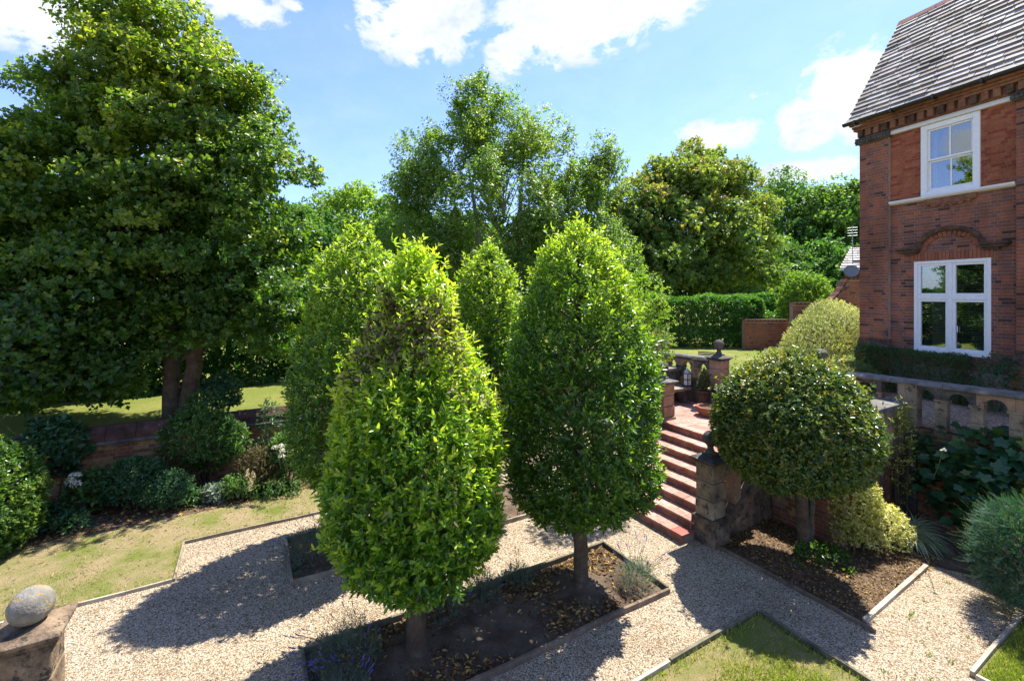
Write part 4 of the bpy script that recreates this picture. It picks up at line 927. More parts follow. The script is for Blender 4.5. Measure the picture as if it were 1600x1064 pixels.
def arcade(name, label, loc, rz, L_, H, bays, pw=.145, thick=.20, stone='stone', cop='coping', slope=0.0, group=None, solid=(), ext=.04):
    t = thing(name, label, 'balustrade', loc, rz, group)
    pitch = L_ / bays; ow = pitch - pw; r = ow / 2; ch = .09; zs = H - ch - .06 - r; mats = [M[stone], M['stone_warm'], M['stone_dark'], M[stone]]
    for i in range(bays + 1):
        a = i * pitch - pw / 2; a = max(a, 0); b = min(i * pitch + pw / 2, L_); p = None
        for k, (c, d) in enumerate(((0, .26), (.264, zs - .004))):
            m = mats[int(R.choice(4, p=[.5, .15, .2, .15]))]; d_ = R.normal(0, .003)
            mb = MB(); mb.box(a + .004 + d_, b - .004 + d_, 0.012, thick - .012, c, d)
            if p is None: p = mb.build('pier', m, t, .008)
            else: mb.build('pier_block', m, p, .008)
        mb = MB(); mb.box(a - .012, b + .012, 0.0, thick, zs - .05, zs - .002); mb.build('impost', m, p, .006)
    for i in range(bays):
        if i in solid: mb = MB(); mb.box(i * pitch + pw / 2, (i + 1) * pitch - pw / 2, .03, thick - .03, .0, zs - .05); mb.build('panel', M[stone], t)
        mb = arch_mesh(pitch - .003, H - ch - zs, r, thick - .02, 0); mb.build('arch', mats[int(R.choice(4))], t, 0, M=T((i + .5) * pitch, .01, zs))
    x = -ext; k = 0
    while x < L_ + .02:
        w = min(R.uniform(.85, 1.15), L_ + .04 - x)
        if L_ + .04 - (x + w) < .3: w = L_ + .04 - x
        za, zb = H - ch + slope * x, H - ch + slope * (x + w - .006)
        mb = MB(); pr = [(-.06, 0.0), (-.06, .035), (-.045, .055), (-.02, .082), (thick + .02, .082), (thick + .045, .055), (thick + .06, .035), (thick + .06, 0)]
        nP = len(pr); V = [(x, y, za + z) for y, z in pr] + [(x + w - .006, y, zb + z) for y, z in pr]
        mb.mesh(V, [tuple(range(nP))[::-1], tuple(range(nP, 2 * nP))] + [(i, (i + 1) % nP, nP + (i + 1) % nP, nP + i) for i in range(nP)])
        mb.build('coping_stone', M[cop], t, .006); x += w
    return t
VDOWN = GARD - math.pi / 2      # runs towards smaller v, face looks to the steps side
arcade('balustrade', 'dark stone balustrade of small round arches in front of the house, above the vine', uv(10.60, 3.64, 1.74), VDOWN, 5.915, .86, 13, .17, slope=.012, ext=.42)
arcade('balustrade', 'short stone arcade between the house side ball pier and the lower coping wall', uv(10.60, 5.0, 1.74), VDOWN, .94, .85, 2, .14, slope=.010, ext=.0)
b_ = thing('balustrade_pier', 'plain square stone pier where the low coping wall meets the arcaded balustrade', 'pier', uv(10.58, 3.81, 0), VDOWN)
for z0, z1, m in ((0, .6, 'stone_dark'), (.604, 1.2, 'stone_dark'), (1.204, 1.72, 'stone_dark'), (1.724, 2.06, 'stone'), (2.064, 2.515, 'stone')): blk(b_, 'block', M[m], 0.02, .30, -.02, .25, z0, z1)
arcade('balustrade', 'weathered stone balustrade behind the tiled terrace with a lantern in its opening', uv(10.60, 9.85, 1.60), VDOWN, 2.0, .84, 4, .22, stone='stone_warm', slope=.03, solid=(0,))
arcade('balustrade', 'far pale topped stone balustrade at the edge of the lawn', uv(8.2, 12.02, 1.5), GARD, 5.7, .83, 11, stone='stone_warm', cop='coping')
def coping_wall(label, loc, rz, L_, H, thick=.30, mat='stone_warm', bench=None):
    t = thing('coping_wall', label, 'wall', loc, rz); n = max(1, int(L_ / .7)); w = L_ / n
    for i in range(n):
        for k in range(3): blk(t, 'block', M[('stone', 'stone_dark', mat)[int(R.choice(3, p=[.4, .2, .4]))]], i * w + .003, (i + 1) * w - .003, R.normal(0, .003), thick, k * (H / 3), (k + 1) * H / 3 - .006)
        blk(t, 'coping_stone', M['coping'], i * w + .002, (i + 1) * w - .002, -.06, thick + .06, H, H + .085, .012)
    return t
coping_wall('low stone wall with grey slab coping running behind the domed topiary', uv(8.72, 3.70, 1.2), GARD, 1.86, .90)
coping_wall('low stone wall with pale slab coping on the far side of the tiled terrace', uv(8.72, 8.80, 1.2), GARD, 1.86, .82, .24)
def ball(mb, c, r, sx=1.0):
    mb.lathe([(r * .02, -r)] + [(r * math.sin(math.pi * i / 18), -r * math.cos(math.pi * i / 18)) for i in range(1, 18)] + [(r * .02, r)], 28, c)
def ball_pier(label, loc, H, w=.33, mats=('stone_dark', 'stone', 'stone'), bw=.43, bh=.42, neck=True, br=.127, capm='stone_dark', ballm='stone_dark', group='stone piers topped with balls', rz=GARD, cap=.09, ov=1.0):
    t = thing('ball_pier', label, 'pier', loc, rz, group)
    if bh: blk(t, 'base_block', M[mats[0]], -bw / 2, bw / 2, -bw / 2, bw / 2, -.04, bh, .03)
    n = 3; hh = (H - bh) / n
    for k in range(n):
        j = R.normal(0, .005); blk(t, 'shaft_block', M[mats[1 + k % 2]], -w / 2 + j, w / 2 + j, -w / 2 - j, w / 2 - j, bh + k * hh + .003, bh + (k + 1) * hh - .003, .014)
    mb = MB(); c = w / 2; mb.lathe([], 4) if False else None
    for e, a, b in ((.02, 0, .03), (.045, .031, .03 + cap * .22), (.075, .031 + cap * .22, .031 + cap * .5)): mb.box(-c - e, c + e, -c - e, c + e, H + a, H + b)
    z = H + .032 + cap * .5; e = .07
    P = [(-c - e, -c - e, z), (c + e, -c - e, z), (c + e, c + e, z), (-c - e, c + e, z), (-.10, -.10, z + .045), (.10, -.10, z + .045), (.10, .10, z + .045), (-.10, .10, z + .045)]
    mb.mesh(P, ((0, 3, 2, 1), (4, 5, 6, 7), (0, 1, 5, 4), (1, 2, 6, 5), (2, 3, 7, 6), (3, 0, 4, 7))); mb.build('cap', M[capm], t, .01); z += .045
    if neck:
        mb = MB(); mb.box(-.10, .10, -.10, .10, z - .002, z + .035); mb.lathe([(.085, 0), (.075, .03), (.055, .06), (.05, .10), (.06, .125), (.075, .135)], 16, (0, 0, z + .036)); mb.build('neck', M[capm], t, .006); z += .165
    mb = MB(); ball(mb, (0, 0, z + br - .012), br); mb.build('ball', M[ballm], t); return t
ball_pier('blackened stone pier with a ball at the foot of the red steps', uv(6.80, 5.02, 0), 1.33, .34, ('stone_old', 'stone', 'stone'), .45, .43)
ball_pier('warm sandstone pier with a ball at the top left of the red steps', uv(8.62, 7.66, 1.2), .83, .36, ('stone_warm', 'stone_warm', 'stone_warm'), .44, .06, ballm='stone_dark', capm='coping')
ball_pier('stone ball pier at the near end of the balustrade behind the tiled terrace', uv(10.72, 7.66, 1.74), .70, .36, ('stone_warm', 'stone_warm', 'stone_warm'), .40, .04, br=.13, capm='stone_dark')
ball_pier('stone ball pier whose grey ball just shows over the domed topiary', uv(10.78, 5.22, 1.74), .72, .34, ('stone', 'stone', 'stone'), .40, .04, br=.13)
ball_pier('lichened stone pier with a mossy ball at the lower left corner', uv(-1.60, 5.38, 0), 1.27, .33, ('stone_old', 'stone_old', 'stone_old'), .46, .44, False, .15, 'stone_old', 'stone_lichen', cap=.14)
ball_pier('stone ball pier hidden at the left foot of the red steps', uv(6.80, 7.78, 0), 1.33, .34, ('stone_old', 'stone', 'stone'), .45, .43)
def parapet(label, v0):
    """raking parapet beside the steps: plinth wall, round headed opening, sloping coping"""
    t = thing('step_parapet', label, 'parapet', uv(6.98, v0, 0), GARD); s = .5; L_ = 1.46; th = .2
    z = lambda x: .16 + .98 + x * s
    def pr(name, prof, m, bev=.008, y0=-th / 2, y1=th / 2): mb = MB(); mb.prism(prof, y0, y1); return mb.build(name, M[m], t, bev)
    # lower wall with a scooped top between pillars, pillars, arch heads, coping
    pr('plinth_wall', [(0, -.03), (L_, -.03), (L_, .92), (.98, .80), (.80, .66), (.64, .56), (.46, .52), (.36, .40), (.22, .34), (.10, .36), (0, .46)], 'stone_old')
    for a, b in ((.36, .52), (.94, 1.10)):
        pr('pillar', [(a, .40 + (a) * s * .6), (b, .44 + b * s * .6), (b, z(b) - .30), (a, z(a) - .30)], 'stone_warm')
    xs = np.linspace(0, L_, 41); lo = []
    for x in xs:
        bay = [(0.0, .36), (.52, .94), (1.10, L_)]; h = .30
        for a, b in bay:
            if a <= x <= b:
                u_ = (x - (a + b) / 2) / ((b - a) / 2); h = .30 - .20 * math.sqrt(max(0, 1 - u_ * u_))
        lo.append((x, z(x) - h))
    pr('arch', lo + [(L_, z(L_) - .06), (0, z(0) - .06)][0:2], 'stone')
    mb = MB(); n = 2
    for i in range(n):
        a, b = L_ * i / n, L_ * (i + 1) / n - .006; mb = MB(); mb.prism([(a, z(a) - .058), (b, z(b) - .058), (b, z(b) + .04), (a, z(a) + .04)], -th / 2 - .06, th / 2 + .06); mb.build('coping_stone', M['coping'], t, .015)
    return t
parapet('raking stone parapet with open arches on the right of the red steps', 5.02)
parapet('raking stone parapet on the left of the red steps behind the laurel', 7.78)
t = thing('stone_bench', 'pale stone slab bench against the far wall of the tiled terrace', 'bench', uv(9.05, 8.30, 1.2), GARD)
blk(t, 'seat', M['stone'], 0, 1.42, 0, .47, .36, .44, .012); blk(t, 'support', M['stone_dark'], .08, .22, .06, .42, 0, .358); blk(t, 'support', M['stone_dark'], 1.16, 1.30, .06, .42, 0, .358)
# lantern, conical plant in a pot, octagonal planter
t = thing('garden_lantern', 'black framed metal lantern with pale glass standing at the balustrade opening', 'lantern', uv(10.42, 8.42, 1.645), GARD)
mb = MB(); mb.box(-.09, .09, -.09, .09, 0, .03)
for a in (-.08, .065):
    for b in (-.08, .065): mb.box(a, a + .015, b, b + .015, .031, .34)
mb.box(-.085, .085, -.085, .085, .341, .356); mb.box(-.085, .085, -.085, -.07, .18, .195); mb.box(-.085, -.07, -.069, .085, .18, .195); mb.build('frame', M['dark_metal'], t)
mb = MB(); mb.lathe([(.10, 0), (.09, .04), (.05, .09), (.012, .11), (.012, .14)], 12, (0, 0, .357)); mb.build('roof', M['steel'], t)
mb = MB(); mb.box(-.062, .062, -.062, .062, .032, .34); mb.build('glass_body', M['white_old'], t)
t = thing('terracotta_pot', 'terracotta pot holding a small clipped cone beside the terrace bench', 'plant pot', uv(10.28, 7.78, 1.2), GARD)
mb = MB(); mb.lathe([(.10, 0), (.13, .22), (.15, .40), (.17, .41), (.17, .46), (.14, .46), (.13, .40)], 20); mb.build('bowl', M['terra_dark'], t)
mb = MB(); mb.lathe([(.128, .0), (.10, .02), (.02, .03)], 14, (0, 0, .40)); mb.build('compost', M['soil'], t)
topiary('potted_conifer', 'small clipped egg shaped evergreen growing in a terrace pot', 'potted plant', uv(10.28, 7.78, 1.62), [(.02, .06), (.10, .17), (.25, .20), (.45, .15), (.60, .07), (.68, .02)], 500, 5, .035, .45, M['box'], .1, .015, tone0=.5, woba=.02, stem=.04, shell=.06, tuft=.02, wild=.02)
t = thing('stone_planter', 'low octagonal terracotta planter on the red terrace tiles', 'plant pot', uv(9.75, 7.25, 1.2), GARD)
mb = MB(); mb.lathe([(.20, 0), (.29, .16), (.31, .17), (.31, .23), (.26, .23), (.25, .17)], 8, sm=False); mb.build('bowl', M['pot'], t); mb = MB(); mb.lathe([(.25, .0), (.15, .02), (.02, .03)], 8, (0, 0, .17)); mb.build('compost', M['soil'], t)
# dark garden chair standing on the lawn beyond the balustrade
t = thing('garden_chair', 'dark low garden seat on the lawn behind the ball pier', 'chair', (6.12, 14.2, 1.74), -.5)
for x in (-.28, .28):
    for y in (-.2, .2): blk(t, 'leg', M['dark_metal'], x - .015, x + .015, y - .015, y + .015, 0, .36)
blk(t, 'seat', M['dark_metal'], -.32, .32, -.24, .24, .361, .39)
for k in range(4): blk(t, 'back_slat', M['dark_metal'], -.32, .32, .225, .24, .42 + k * .05, .455 + k * .05)

# ------------------------------------------------------------------ walls and outbuilding beyond
def wallX(name, label, x0, x1, y, z0, top, n, n_seg=24, mats=BR, wts=(.5, .25, .1, .1, .05)):
    t = thing(name, label, 'wall', (x0, y, z0), 0); L_ = x1 - x0; f = lambda x: top(x0 + x) - z0
    xs = [L_ * i / n_seg for i in range(n_seg + 1)]
    mb = MB(); mb.prism([(0, 0)] + [(L_, 0)] + [(x, f(x) - .03) for x in xs[::-1]], .01, .3); mb.build('wall_core', M['mortar_red'], t)
    br = Bricks(); br.face(0, L_, 0, max(f(x) for x in xs), .01, mats, list(wts), top=lambda x: f(x) - .07, M_=Matrix()); br.emit(t, n)
    cp = MB(); k = int(L_ / .085)
    for i in range(k):
        x = L_ * (i + .5) / k; dx = L_ / k / 2 - .004; a = math.atan((f(min(L_, x + .02)) - f(max(0, x - .02))) / .04)
        Mt = T(x, 0, f(x) - .05) @ Matrix.Rotation(-a, 4, 'Y'); cp.box(-dx / max(.5, math.cos(a)), dx / max(.5, math.cos(a)), -.04, .34, -.02, .07, i % 2, Mt)
    o = cp.build('brick_coping', [BR[1], BR[4]], t); o['kind'] = 'stuff'; return t
wallX('brick_wall', 'low brick wall between the clipped laurel hedge and the small box hedge', 10.15, 12.05, 19.8, 1.7, lambda x: 3.03, 70)
def curve_top(x):
    return 3.78 + 1.05 * (np.clip((x - 13.1) / 1.15, 0, 1) ** 2.2)
wallX('brick_wall', 'brick wall sweeping up in a curve towards the outbuilding', 11.95, 18.0, 19.3, 1.7, curve_top, 200, 60)
ob = thing('outbuilding', 'far brick outbuilding with slate roof, white bargeboard and aerial', 'building', (20.25, 28.1, 1.75), rad(-36))
def build_ob():
    def bx(name, m, *a): mb = MB(); mb.box(*a); return mb.build(name, M[m] if isinstance(m, str) else m, ob)
    bx('wall', BR[3], .25, 8, 0.25, 4, 0, 3.95)
    mb = MB(); V = [(0, 0, 3.95), (8.3, 0, 3.95), (8.3, 4.2, 3.95), (0, 4.2, 3.95), (.62, 2.1, 5.42), (8.3, 2.1, 5.42)]
    mb.mesh(V, [(0, 1, 5, 4), (1, 2, 5), (2, 3, 4, 5), (3, 0, 4), (3, 2, 1, 0)]); rf = mb.build('roof', ST[0], ob); k = MB()
    for i in range(9):
        f0, f1 = i / 9, (i + 1) / 9; x = .62 * f0
        while x < 8.2:
            w = R.uniform(.2, .34); k.mesh([(x, 2.1 * f0 - .03, 3.95 + 1.47 * f0 + .05), (x + w - .01, 2.1 * f0 - .03, 3.95 + 1.47 * f0 + .05), (x + w - .01, 2.1 * f1, 3.95 + 1.47 * f1 + .03), (x, 2.1 * f1, 3.95 + 1.47 * f1 + .03), (x, 2.1 * f0 - .03, 3.95 + 1.47 * f0 + .02), (x + w - .01, 2.1 * f0 - .03, 3.95 + 1.47 * f0 + .02)], [(0, 1, 2, 3), (4, 5, 1, 0)], int(R.integers(2))); x += w
    o = k.build('slates', [ST[1], ST[0]], rf); o['kind'] = 'stuff'
    bx('ridge', 'ridge', .62, 8.3, 2.0, 2.2, 5.40, 5.48); bx('fascia', 'render_white', -.02, 8.3, -.04, .0, 3.86, 3.95); bx('gutter', 'black', .60, 8.3, -.5, -.40, 4.30, 4.40)
    mb = MB(); mb.prism([(.12, 2.55), (.40, 2.45), (2.4, 3.95), (2.4, 4.25)], -1.05, -.95); mb.build('bargeboard', M['render_white'], ob)
    mb = MB(); mb.prism([(.42, 0), (5, 0), (5, 3.9), (2.4, 3.9), (.42, 2.45)], -.94, .2); mb.build('porch', BR[3], ob)
    mb = MB(); mb.prism([(.15, 2.60), (2.4, 4.28), (2.4, 4.36), (.05, 2.62)], -1.0, .2); mb.build('porch_roof', M['lead'], ob)
    mb = MB(); mb.lathe([(.03, 0), (.2, .03), (.37, .10), (.36, .12), (.16, .05), (.02, .04)], 20); mb.build('satellite_dish', M['lead'], ob, 0, M=T(.55, -1.25, 3.72) @ Matrix.Rotation(rad(75), 4, 'X') @ Matrix.Rotation(rad(-15), 4, 'Z'))
    mb = MB(); mb.tube([(.62, -.45, 4.2), (.62, -.45, 6.5)], .02, 6)
    for i in range(4): mb.tube([(.38, -.45, 5.9 + i * .16), (.86, -.45, 5.9 + i * .16)], .011, 4)
    mb.build('aerial', M['steel'], ob)
build_ob()

# ------------------------------------------------------------------ the clipped laurels and topiary
PA = [(.85, .25), (.95, .64), (1.15, .87), (1.5, .98), (2.1, 1.01), (2.7, .96), (3.25, .82), (3.65, .62), (4.0, .46), (4.3, .32), (4.55, .19), (4.75, .04)]
PB = [(1.05, .25), (1.15, .70), (1.35, .95), (1.7, 1.06), (2.3, 1.08), (2.9, 1.05), (3.4, .97), (3.95, .83), (4.4, .68), (4.75, .49), (5.0, .30), (5.2, .05)]
PC = [(1.0, .25), (1.1, .70), (1.35, .98), (1.8, 1.12), (2.6, 1.13), (3.3, 1.0), (3.9, .88), (4.4, .75), (4.8, .52), (5.1, .28), (5.35, .05)]
PG = [(1.0, .25), (1.2, .75), (1.6, .90), (2.4, .92), (3.2, .84), (3.9, .70), (4.4, .54), (4.8, .36), (5.05, .18), (5.2, .03)]
def deadA(P, nv):
    n = wob(P, 2.6, 3.3); h = np.exp(-((P[:, 2] - 3.55) / .62) ** 2); face = np.clip(-nv[:, 1] + .45, 0, 1)
    return np.clip((h * face * 1.4 + n * .75 - .62) * 1.5, 0, .60) + .012
def youngtop(z0, z1, a): return lambda P, nv: a * np.clip((P[:, 2] - z0) / (z1 - z0), 0, 1)
LG = 'clipped laurel standards in the gravel beds'
la = uv(1.68, 5.15); topiary('laurel_standard', 'big yellow green clipped laurel in front, browned near its top', 'topiary tree', la, PA, 7400, 7, .084, .40, M['laurel'], .95, .12, LG, 1.0, 300, deadA, tone0=.41, young=.46, tone_fn=youngtop(1.2, 4.1, .40), shell=.24)
lb = uv(4.05, 5.1); topiary('laurel_standard', 'glossy dark green clipped laurel on a bare trunk nearest the steps', 'topiary tree', lb, PB, 7600, 7, .080, .39, M['bay'], 1.2, .105, LG, 2.0, 300, tone0=.42, young=.36, tone_fn=youngtop(2.8, 5.0, .44))
lc = uv(1.62, 7.9); topiary('laurel_standard', 'clipped laurel behind the left shoulder of the big front one', 'topiary tree', lc, PC, 5600, 6, .095, .38, M['bay'], 1.2, .11, LG, 3.0, 0, tone0=.46, young=.36, tone_fn=youngtop(2.2, 5.0, .34))
lg = uv(4.04, 7.9); topiary('laurel_standard', 'slim clipped laurel seen in the gap between the two front ones', 'topiary tree', lg, PG, 4400, 6, .095, .38, M['bay'], 1.2, .10, LG, 4.0, 0, tone0=.50, young=.38, tone_fn=youngtop(2.2, 4.8, .34))
PD = [(1.18, .28), (1.22, .55), (1.36, .84), (1.58, 1.04), (1.85, 1.16), (2.15, 1.19), (2.48, 1.11), (2.8, .92), (3.05, .66), (3.2, .40), (3.29, .18), (3.33, .03)]
def spotD(P, nv): return wob(P, 3.1, 8) * .10 + R.normal(0, .17, len(P)) + .10 * np.clip((P[:, 2] - 2) / 1.2, 0, 1)
topiary('domed_topiary', 'broad dome clipped evergreen on a split trunk beside the steps', 'topiary tree', (4.36, 7.10, 0), PD, 15000, 5, .060, .58, M['holly'], 1.1, .10, None, 5.0, 0, tone0=.52, young=.16, tone_fn=spotD, woba=.045, stem=.05, shell=.26, hexa=False, axup=1.0, bark='bark', leaf_jit=.5, spread=(80, 45), tuft=.02, wild=.02)
# second stem of the split trunk belongs to the dome: kept as a part
dm = [o for o in COL.objects if o.name == 'domed_topiary'][0]; trunk('trunk', [(.13, .03, -.05), (.14, .02, .5), (.20, .05, 1.15)], [.06, .055, .04], M['bark_grey'], dm, 8)
for c in list(dm.children):
    if c.name.startswith('trunk'): c.location = (.36, .30, 0)
PE = [(.02, .45), (.10, .62), (.35, .80), (.75, .90), (1.15, .84), (1.5, .66), (1.75, .40), (1.9, .05)]
e_ = at(-40, 860, 7.2); topiary('ball_topiary', 'rounded clipped evergreen bush cut off by the left edge', 'topiary bush', (e_.x, 7.2, .02), PE, 6500, 5, .060, .58, M['clip'], .1, .06, None, 6.0, 0, tone0=.52, young=.16, tone_fn=spotD, axup=1.0, woba=.04, stem=.05, shell=.24, hexa=False, leaf_jit=.45, tuft=.02, wild=.02)

# ------------------------------------------------------------------ yew at the lower right
def yew():
    t = thing('yew_bush', 'blue green yew bush with feathery tips at the right edge', 'shrub', (6.86, 5.88, -.10))
    P, A, d = blob_shoots((0, 0, .86), (.64, .60, .66), 2700, (.60, 1.0), .2, 2.0, .34, -.85, 1.0, .05, 2.0, .40)
    L_ = R.uniform(.08, .20, len(P)) * (1 + .9 * (R.uniform(0, 1, len(P)) < .16)); Z1 = np.array([[0, 0, 1.]])
    S = nrm(np.cross(A, Z1) + R.normal(0, .25, P.shape)); U = nrm(np.cross(S, A)); pos, di, no, ln, ix = [], [], [], [], []; nl = 15
    for j in range(nl):
        tq = (j + .5) / nl; p = P + A * (L_ * tq)[:, None] + Z1 * (L_ * (.28 * tq ** 2 - .30 * tq))[:, None]; f = (1 - .55 * tq) * min(1, .5 + 2.5 * tq)
        for s in (-1, 1):
            dd = nrm(A * .38 + S * s * .92 + U * .10 + R.normal(0, .08, P.shape)); pos.append(p); di.append(dd); no.append(nrm(U + R.normal(0, .12, P.shape))); ln.append(R.uniform(.026, .034, len(P)) * f); ix.append(np.full(len(P), tq))
    pos, di, no, ln, tq = map(np.concatenate, (pos, di, no, ln, ix)); sel = pos[:, 2] > .10
    base = np.tile(R.normal(0, .09, len(P)), nl * 2); fresh = np.tile((R.uniform(0, 1, len(P)) < .55) * 1.0, nl * 2)
    tone = np.clip(.26 + base + (.18 + .5 * fresh) * np.clip((tq - .45) / .55, 0, 1) ** 1.4, 0, 1)
    leaves('foliage', (pos[sel], di[sel], no[sel], ln[sel]), .26, M['yew'], t, tone[sel], False, .02, .05)
    Q, B, d2 = blob_shoots((0, 0, .82), (.66, .60, .64), 1500, (.5, .95), .2, 2.0, .3, -.85, 1.0, .1, 5.0, .5); Q = Q[Q[:, 2] > .12]; B = B[:len(Q)]
    g = shoots(Q, B, 6, .06, (70, 40), .08); leaves('inner_foliage', g, .22, M['yew'], t, np.clip(R.normal(.15, .08, len(g[0])), 0, 1))
    mb = MB()
    for i in range(45): mb.tube([(0, 0, .06), Vector(P[i * 7]) * .5 + Vector((0, 0, .15)), P[i * 7]], [.02, .012, .004], 4)
    mb.build('branches', M['twig'], t)
yew()

# ------------------------------------------------------------------ planting round the steps and the house
shrub('golden_euonymus', 'low golden variegated shrub in sun below the dome', 'shrub', at(1362, 845, 7.6), (.58, .44, .40), 1600, 6, .042, .55, M['euon'], seed=1, tone0=.62, young=.35, cz=.22, axup=.7, stem=.05)
shrub('golden_euonymus', 'taller golden variegated shrub climbing the wall behind the dome', 'shrub', (5.62, 7.42, 0), (.36, .28, .80), 1300, 6, .042, .55, M['euon'], seed=2, tone0=.38, young=.30, cz=.55, axup=.5, stem=.05)
def sedge(name, label, loc, n, L_, mat, spread=.55):
    t = thing(name, label, 'ornamental grass', loc); V, idx, tn = [], [], []; k = 7; b = 0
    for i in range(n):
        a = R.uniform(0, 6.28); l = L_ * R.uniform(.6, 1.1); el = R.uniform(.35, 1.35); w = R.uniform(.004, .008); d = Vector((math.cos(a), math.sin(a), 0)); s = Vector((-d.y, d.x, 0)); p = Vector((R.normal(0, .06), R.normal(0, .06), 0)); e = el
        for j in range(k):
            ww = w * (1 - (j / (k - 1)) ** 2 * .9); V += [p - s * ww, p + s * ww]
            p = p + (d * math.cos(e) + Vector((0, 0, 1)) * math.sin(e)) * (l / k); e -= R.uniform(.22, .42)
            if p.z < .02: p.z = .02
        tv = R.uniform(.2, 1); tn += [tv] * (2 * k)
        for j in range(k - 1): idx += [b + 2 * j, b + 2 * j + 1, b + 2 * j + 3, b + 2 * j + 2]
        b += 2 * k
    fast_mesh('blades', np.array([tuple(v) for v in V]), 4, np.array(idx), mat, t, np.array(tn))
sedge('striped_sedge', 'fountain of cream striped sedge leaves beside the golden shrub', at(1418, 845, 7.72) + Vector((0, 0, .03)), 620, .85, M['sedge'])
def vine():
    t = thing('large_leaved_vine', 'sprawling vine with big dark leaves under the arcaded balustrade', 'climbing plant', (8.15, 7.25, 0))
    n = 1500; c = np.array([0, 0, .95]); P, A, d = blob_shoots(c, (1.15, .8, .88), n, (.45, 1.05), .1, 1.6, .25, -.8, 1., .3, 9, .3)
    ang = -.35; ca, sa = math.cos(ang - .7), math.sin(ang - .7); P = np.stack([P[:, 0] * ca - P[:, 1] * sa, P[:, 0] * sa + P[:, 1] * ca, P[:, 2]], 1); P = P[P[:, 2] > .1]; n = len(P)
    A = nrm(np.stack([-.25 + R.normal(0, .35, n), -.35 + R.normal(0, .35, n), 1.0 + R.normal(0, .25, n)], 1))
    # five lobed leaves, each its own piece
    lob = []
    for i in range(26):
        a = -math.pi + 2 * math.pi * i / 26; r = .5 * (1 + .22 * math.cos(5 * a)) * (1 - .25 * (abs(a) > 2.7)) + (.06 if i % 2 else 0); lob.append((r * math.sin(a), .42 + r * math.cos(a)))
    mesh = []
    for tn in (.15, .35, .5, .7, .95):
        V = [(0, .40, -.03)] + [(x, y, .10 * abs(x) ** 1.2 - .10 * (y - .4) ** 2 + .012 * math.sin(9 * x)) for x, y in lob]; F = []
        for i in range(26): F += [0, 1 + i, 1 + (i + 1) % 26]
        o = fast_mesh('leaf', np.array(V), 3, np.array(F), M['vine'], None, np.full(27, tn)); mesh.append(o.data); bpy.data.objects.remove(o)
    dist = np.linalg.norm(P + np.array([8.15, 7.25, 0]) - np.array([0, 0, CAMH]), axis=1) - P[:, 2] * .35; order = np.argsort(dist); rest = MB(); 
    for k, i in enumerate(order[:300]):
        a = Vector(A[i]); x = a.cross(Vector((R.normal(), R.normal(), .2))).normalized(); y = a.cross(x); s = R.uniform(.10, .21)
        o = bpy.data.objects.new('leaf', mesh[int(R.choice(5, p=[.25, .3, .25, .14, .06]))]); COL.objects.link(o); o.parent = t
        o.matrix_local = Matrix(((x.x * s, y.x * s, a.x * s, P[i][0]), (x.y * s, y.y * s, a.y * s, P[i][1]), (x.z * s, y.z * s, a.z * s, P[i][2]), (0, 0, 0, 1)))
    q = order[300:]; g = shoots(P[q], A[q], 1, .2, (85, 80), .02); o = leaves('foliage', g, .85, M['vine'], t, R.uniform(.1, .6, len(g[0])), True); o['kind'] = 'stuff'
    mb = MB()
    for i in range(26): e = Vector(P[int(R.integers(n))]); s = Vector((R.uniform(-.5, .6), R.uniform(-.1, .4), 0)); mb.tube([s, s.lerp(e, .5) + Vector((0, 0, .2)), e], [.018, .012, .006], 5)
    mb.build('stems', M['twig'], t); return t
vine_t = vine()
# white flower and a climbing tangle on the pier
wf = at(1473, 703, 7.0) - vine_t.location; P = np.zeros((9, 3)) + np.array(wf); A = nrm(np.array([[-.4, -.7, .5]] * 9)); g = shoots(P, A, 1, .045, (70, 60), .01); fh = leaves('flower', g, .7, M['white_fl'], vine_t, R.uniform(.5, 1, 9), True)
mb = MB(); mb.tube([wf, wf + Vector((.06, .12, -.25)), wf + Vector((.1, .25, -.5))], .006, 4); mb.build('stem', M['stem_green'], fh)
shrub('yellow_climber', 'thin yellowing climber hanging down the end of the low coping wall', 'climbing plant', uv(10.25, 3.62, .2), (.20, .16, .95), 330, 4, .055, .5, M['euon'], seed=6, tone0=.28, young=.2, cz=1.15, low=-1, stems=5)
shrub('ivy_patch', 'small glossy ivy tuft at the foot of the dome trunk', 'ivy', (4.80, 7.10, 0), (.42, .30, .16), 150, 4, .07, .62, M['bay'], seed=7, tone0=.45, young=.3, cz=.05, stems=0)
shrub('lime_foliage', 'loose lime green branches leaning out past the right laurel', 'shrub', at(1000, 520, 9.4) + Vector((-.05, 0, -1.6)), (.72, .45, 1.05), 750, 5, .07, .6, M['pale'], seed=8, tone0=.6, young=.3, cz=1.75, wobf=2.8, woba=.3, stems=10, low=-.9)
hedge('box_hedge', 'dark clipped hedge box under the ground floor window', (8.35 + .6, 11.9), (9.72, 9.85), .5, 1.75, 2.82, 5200, 5, .035, .5, M['box'], tone0=.30, young=.25, seed=1, round_=.08)
shrub('house_shrub', 'dim trailing shrub at the foot of the house wall on the right', 'shrub', (10.05, 9.4, 1.75), (.4, .35, .75), 500, 5, .05, .5, M['dkshrub'], seed=3, cz=.35)
shrub('small_shrub', 'small leafy shrub filling the corner by the house plinth', 'shrub', (9.1, 11.75, 1.75), (.3, .3, .75), 350, 5, .05, .5, M['shrub'], seed=4, cz=.35)
shrub('clipped_mound', 'low smooth green clipped mound behind the balustrade coping', 'shrub', (8.35, 11.2, 1.75), (.75, .5, .62), 2600, 5, .03, .5, M['box'], seed=5, tone0=.5, young=.3, woba=.03, cz=.12, shell=(.88, 1.0), stems=4)
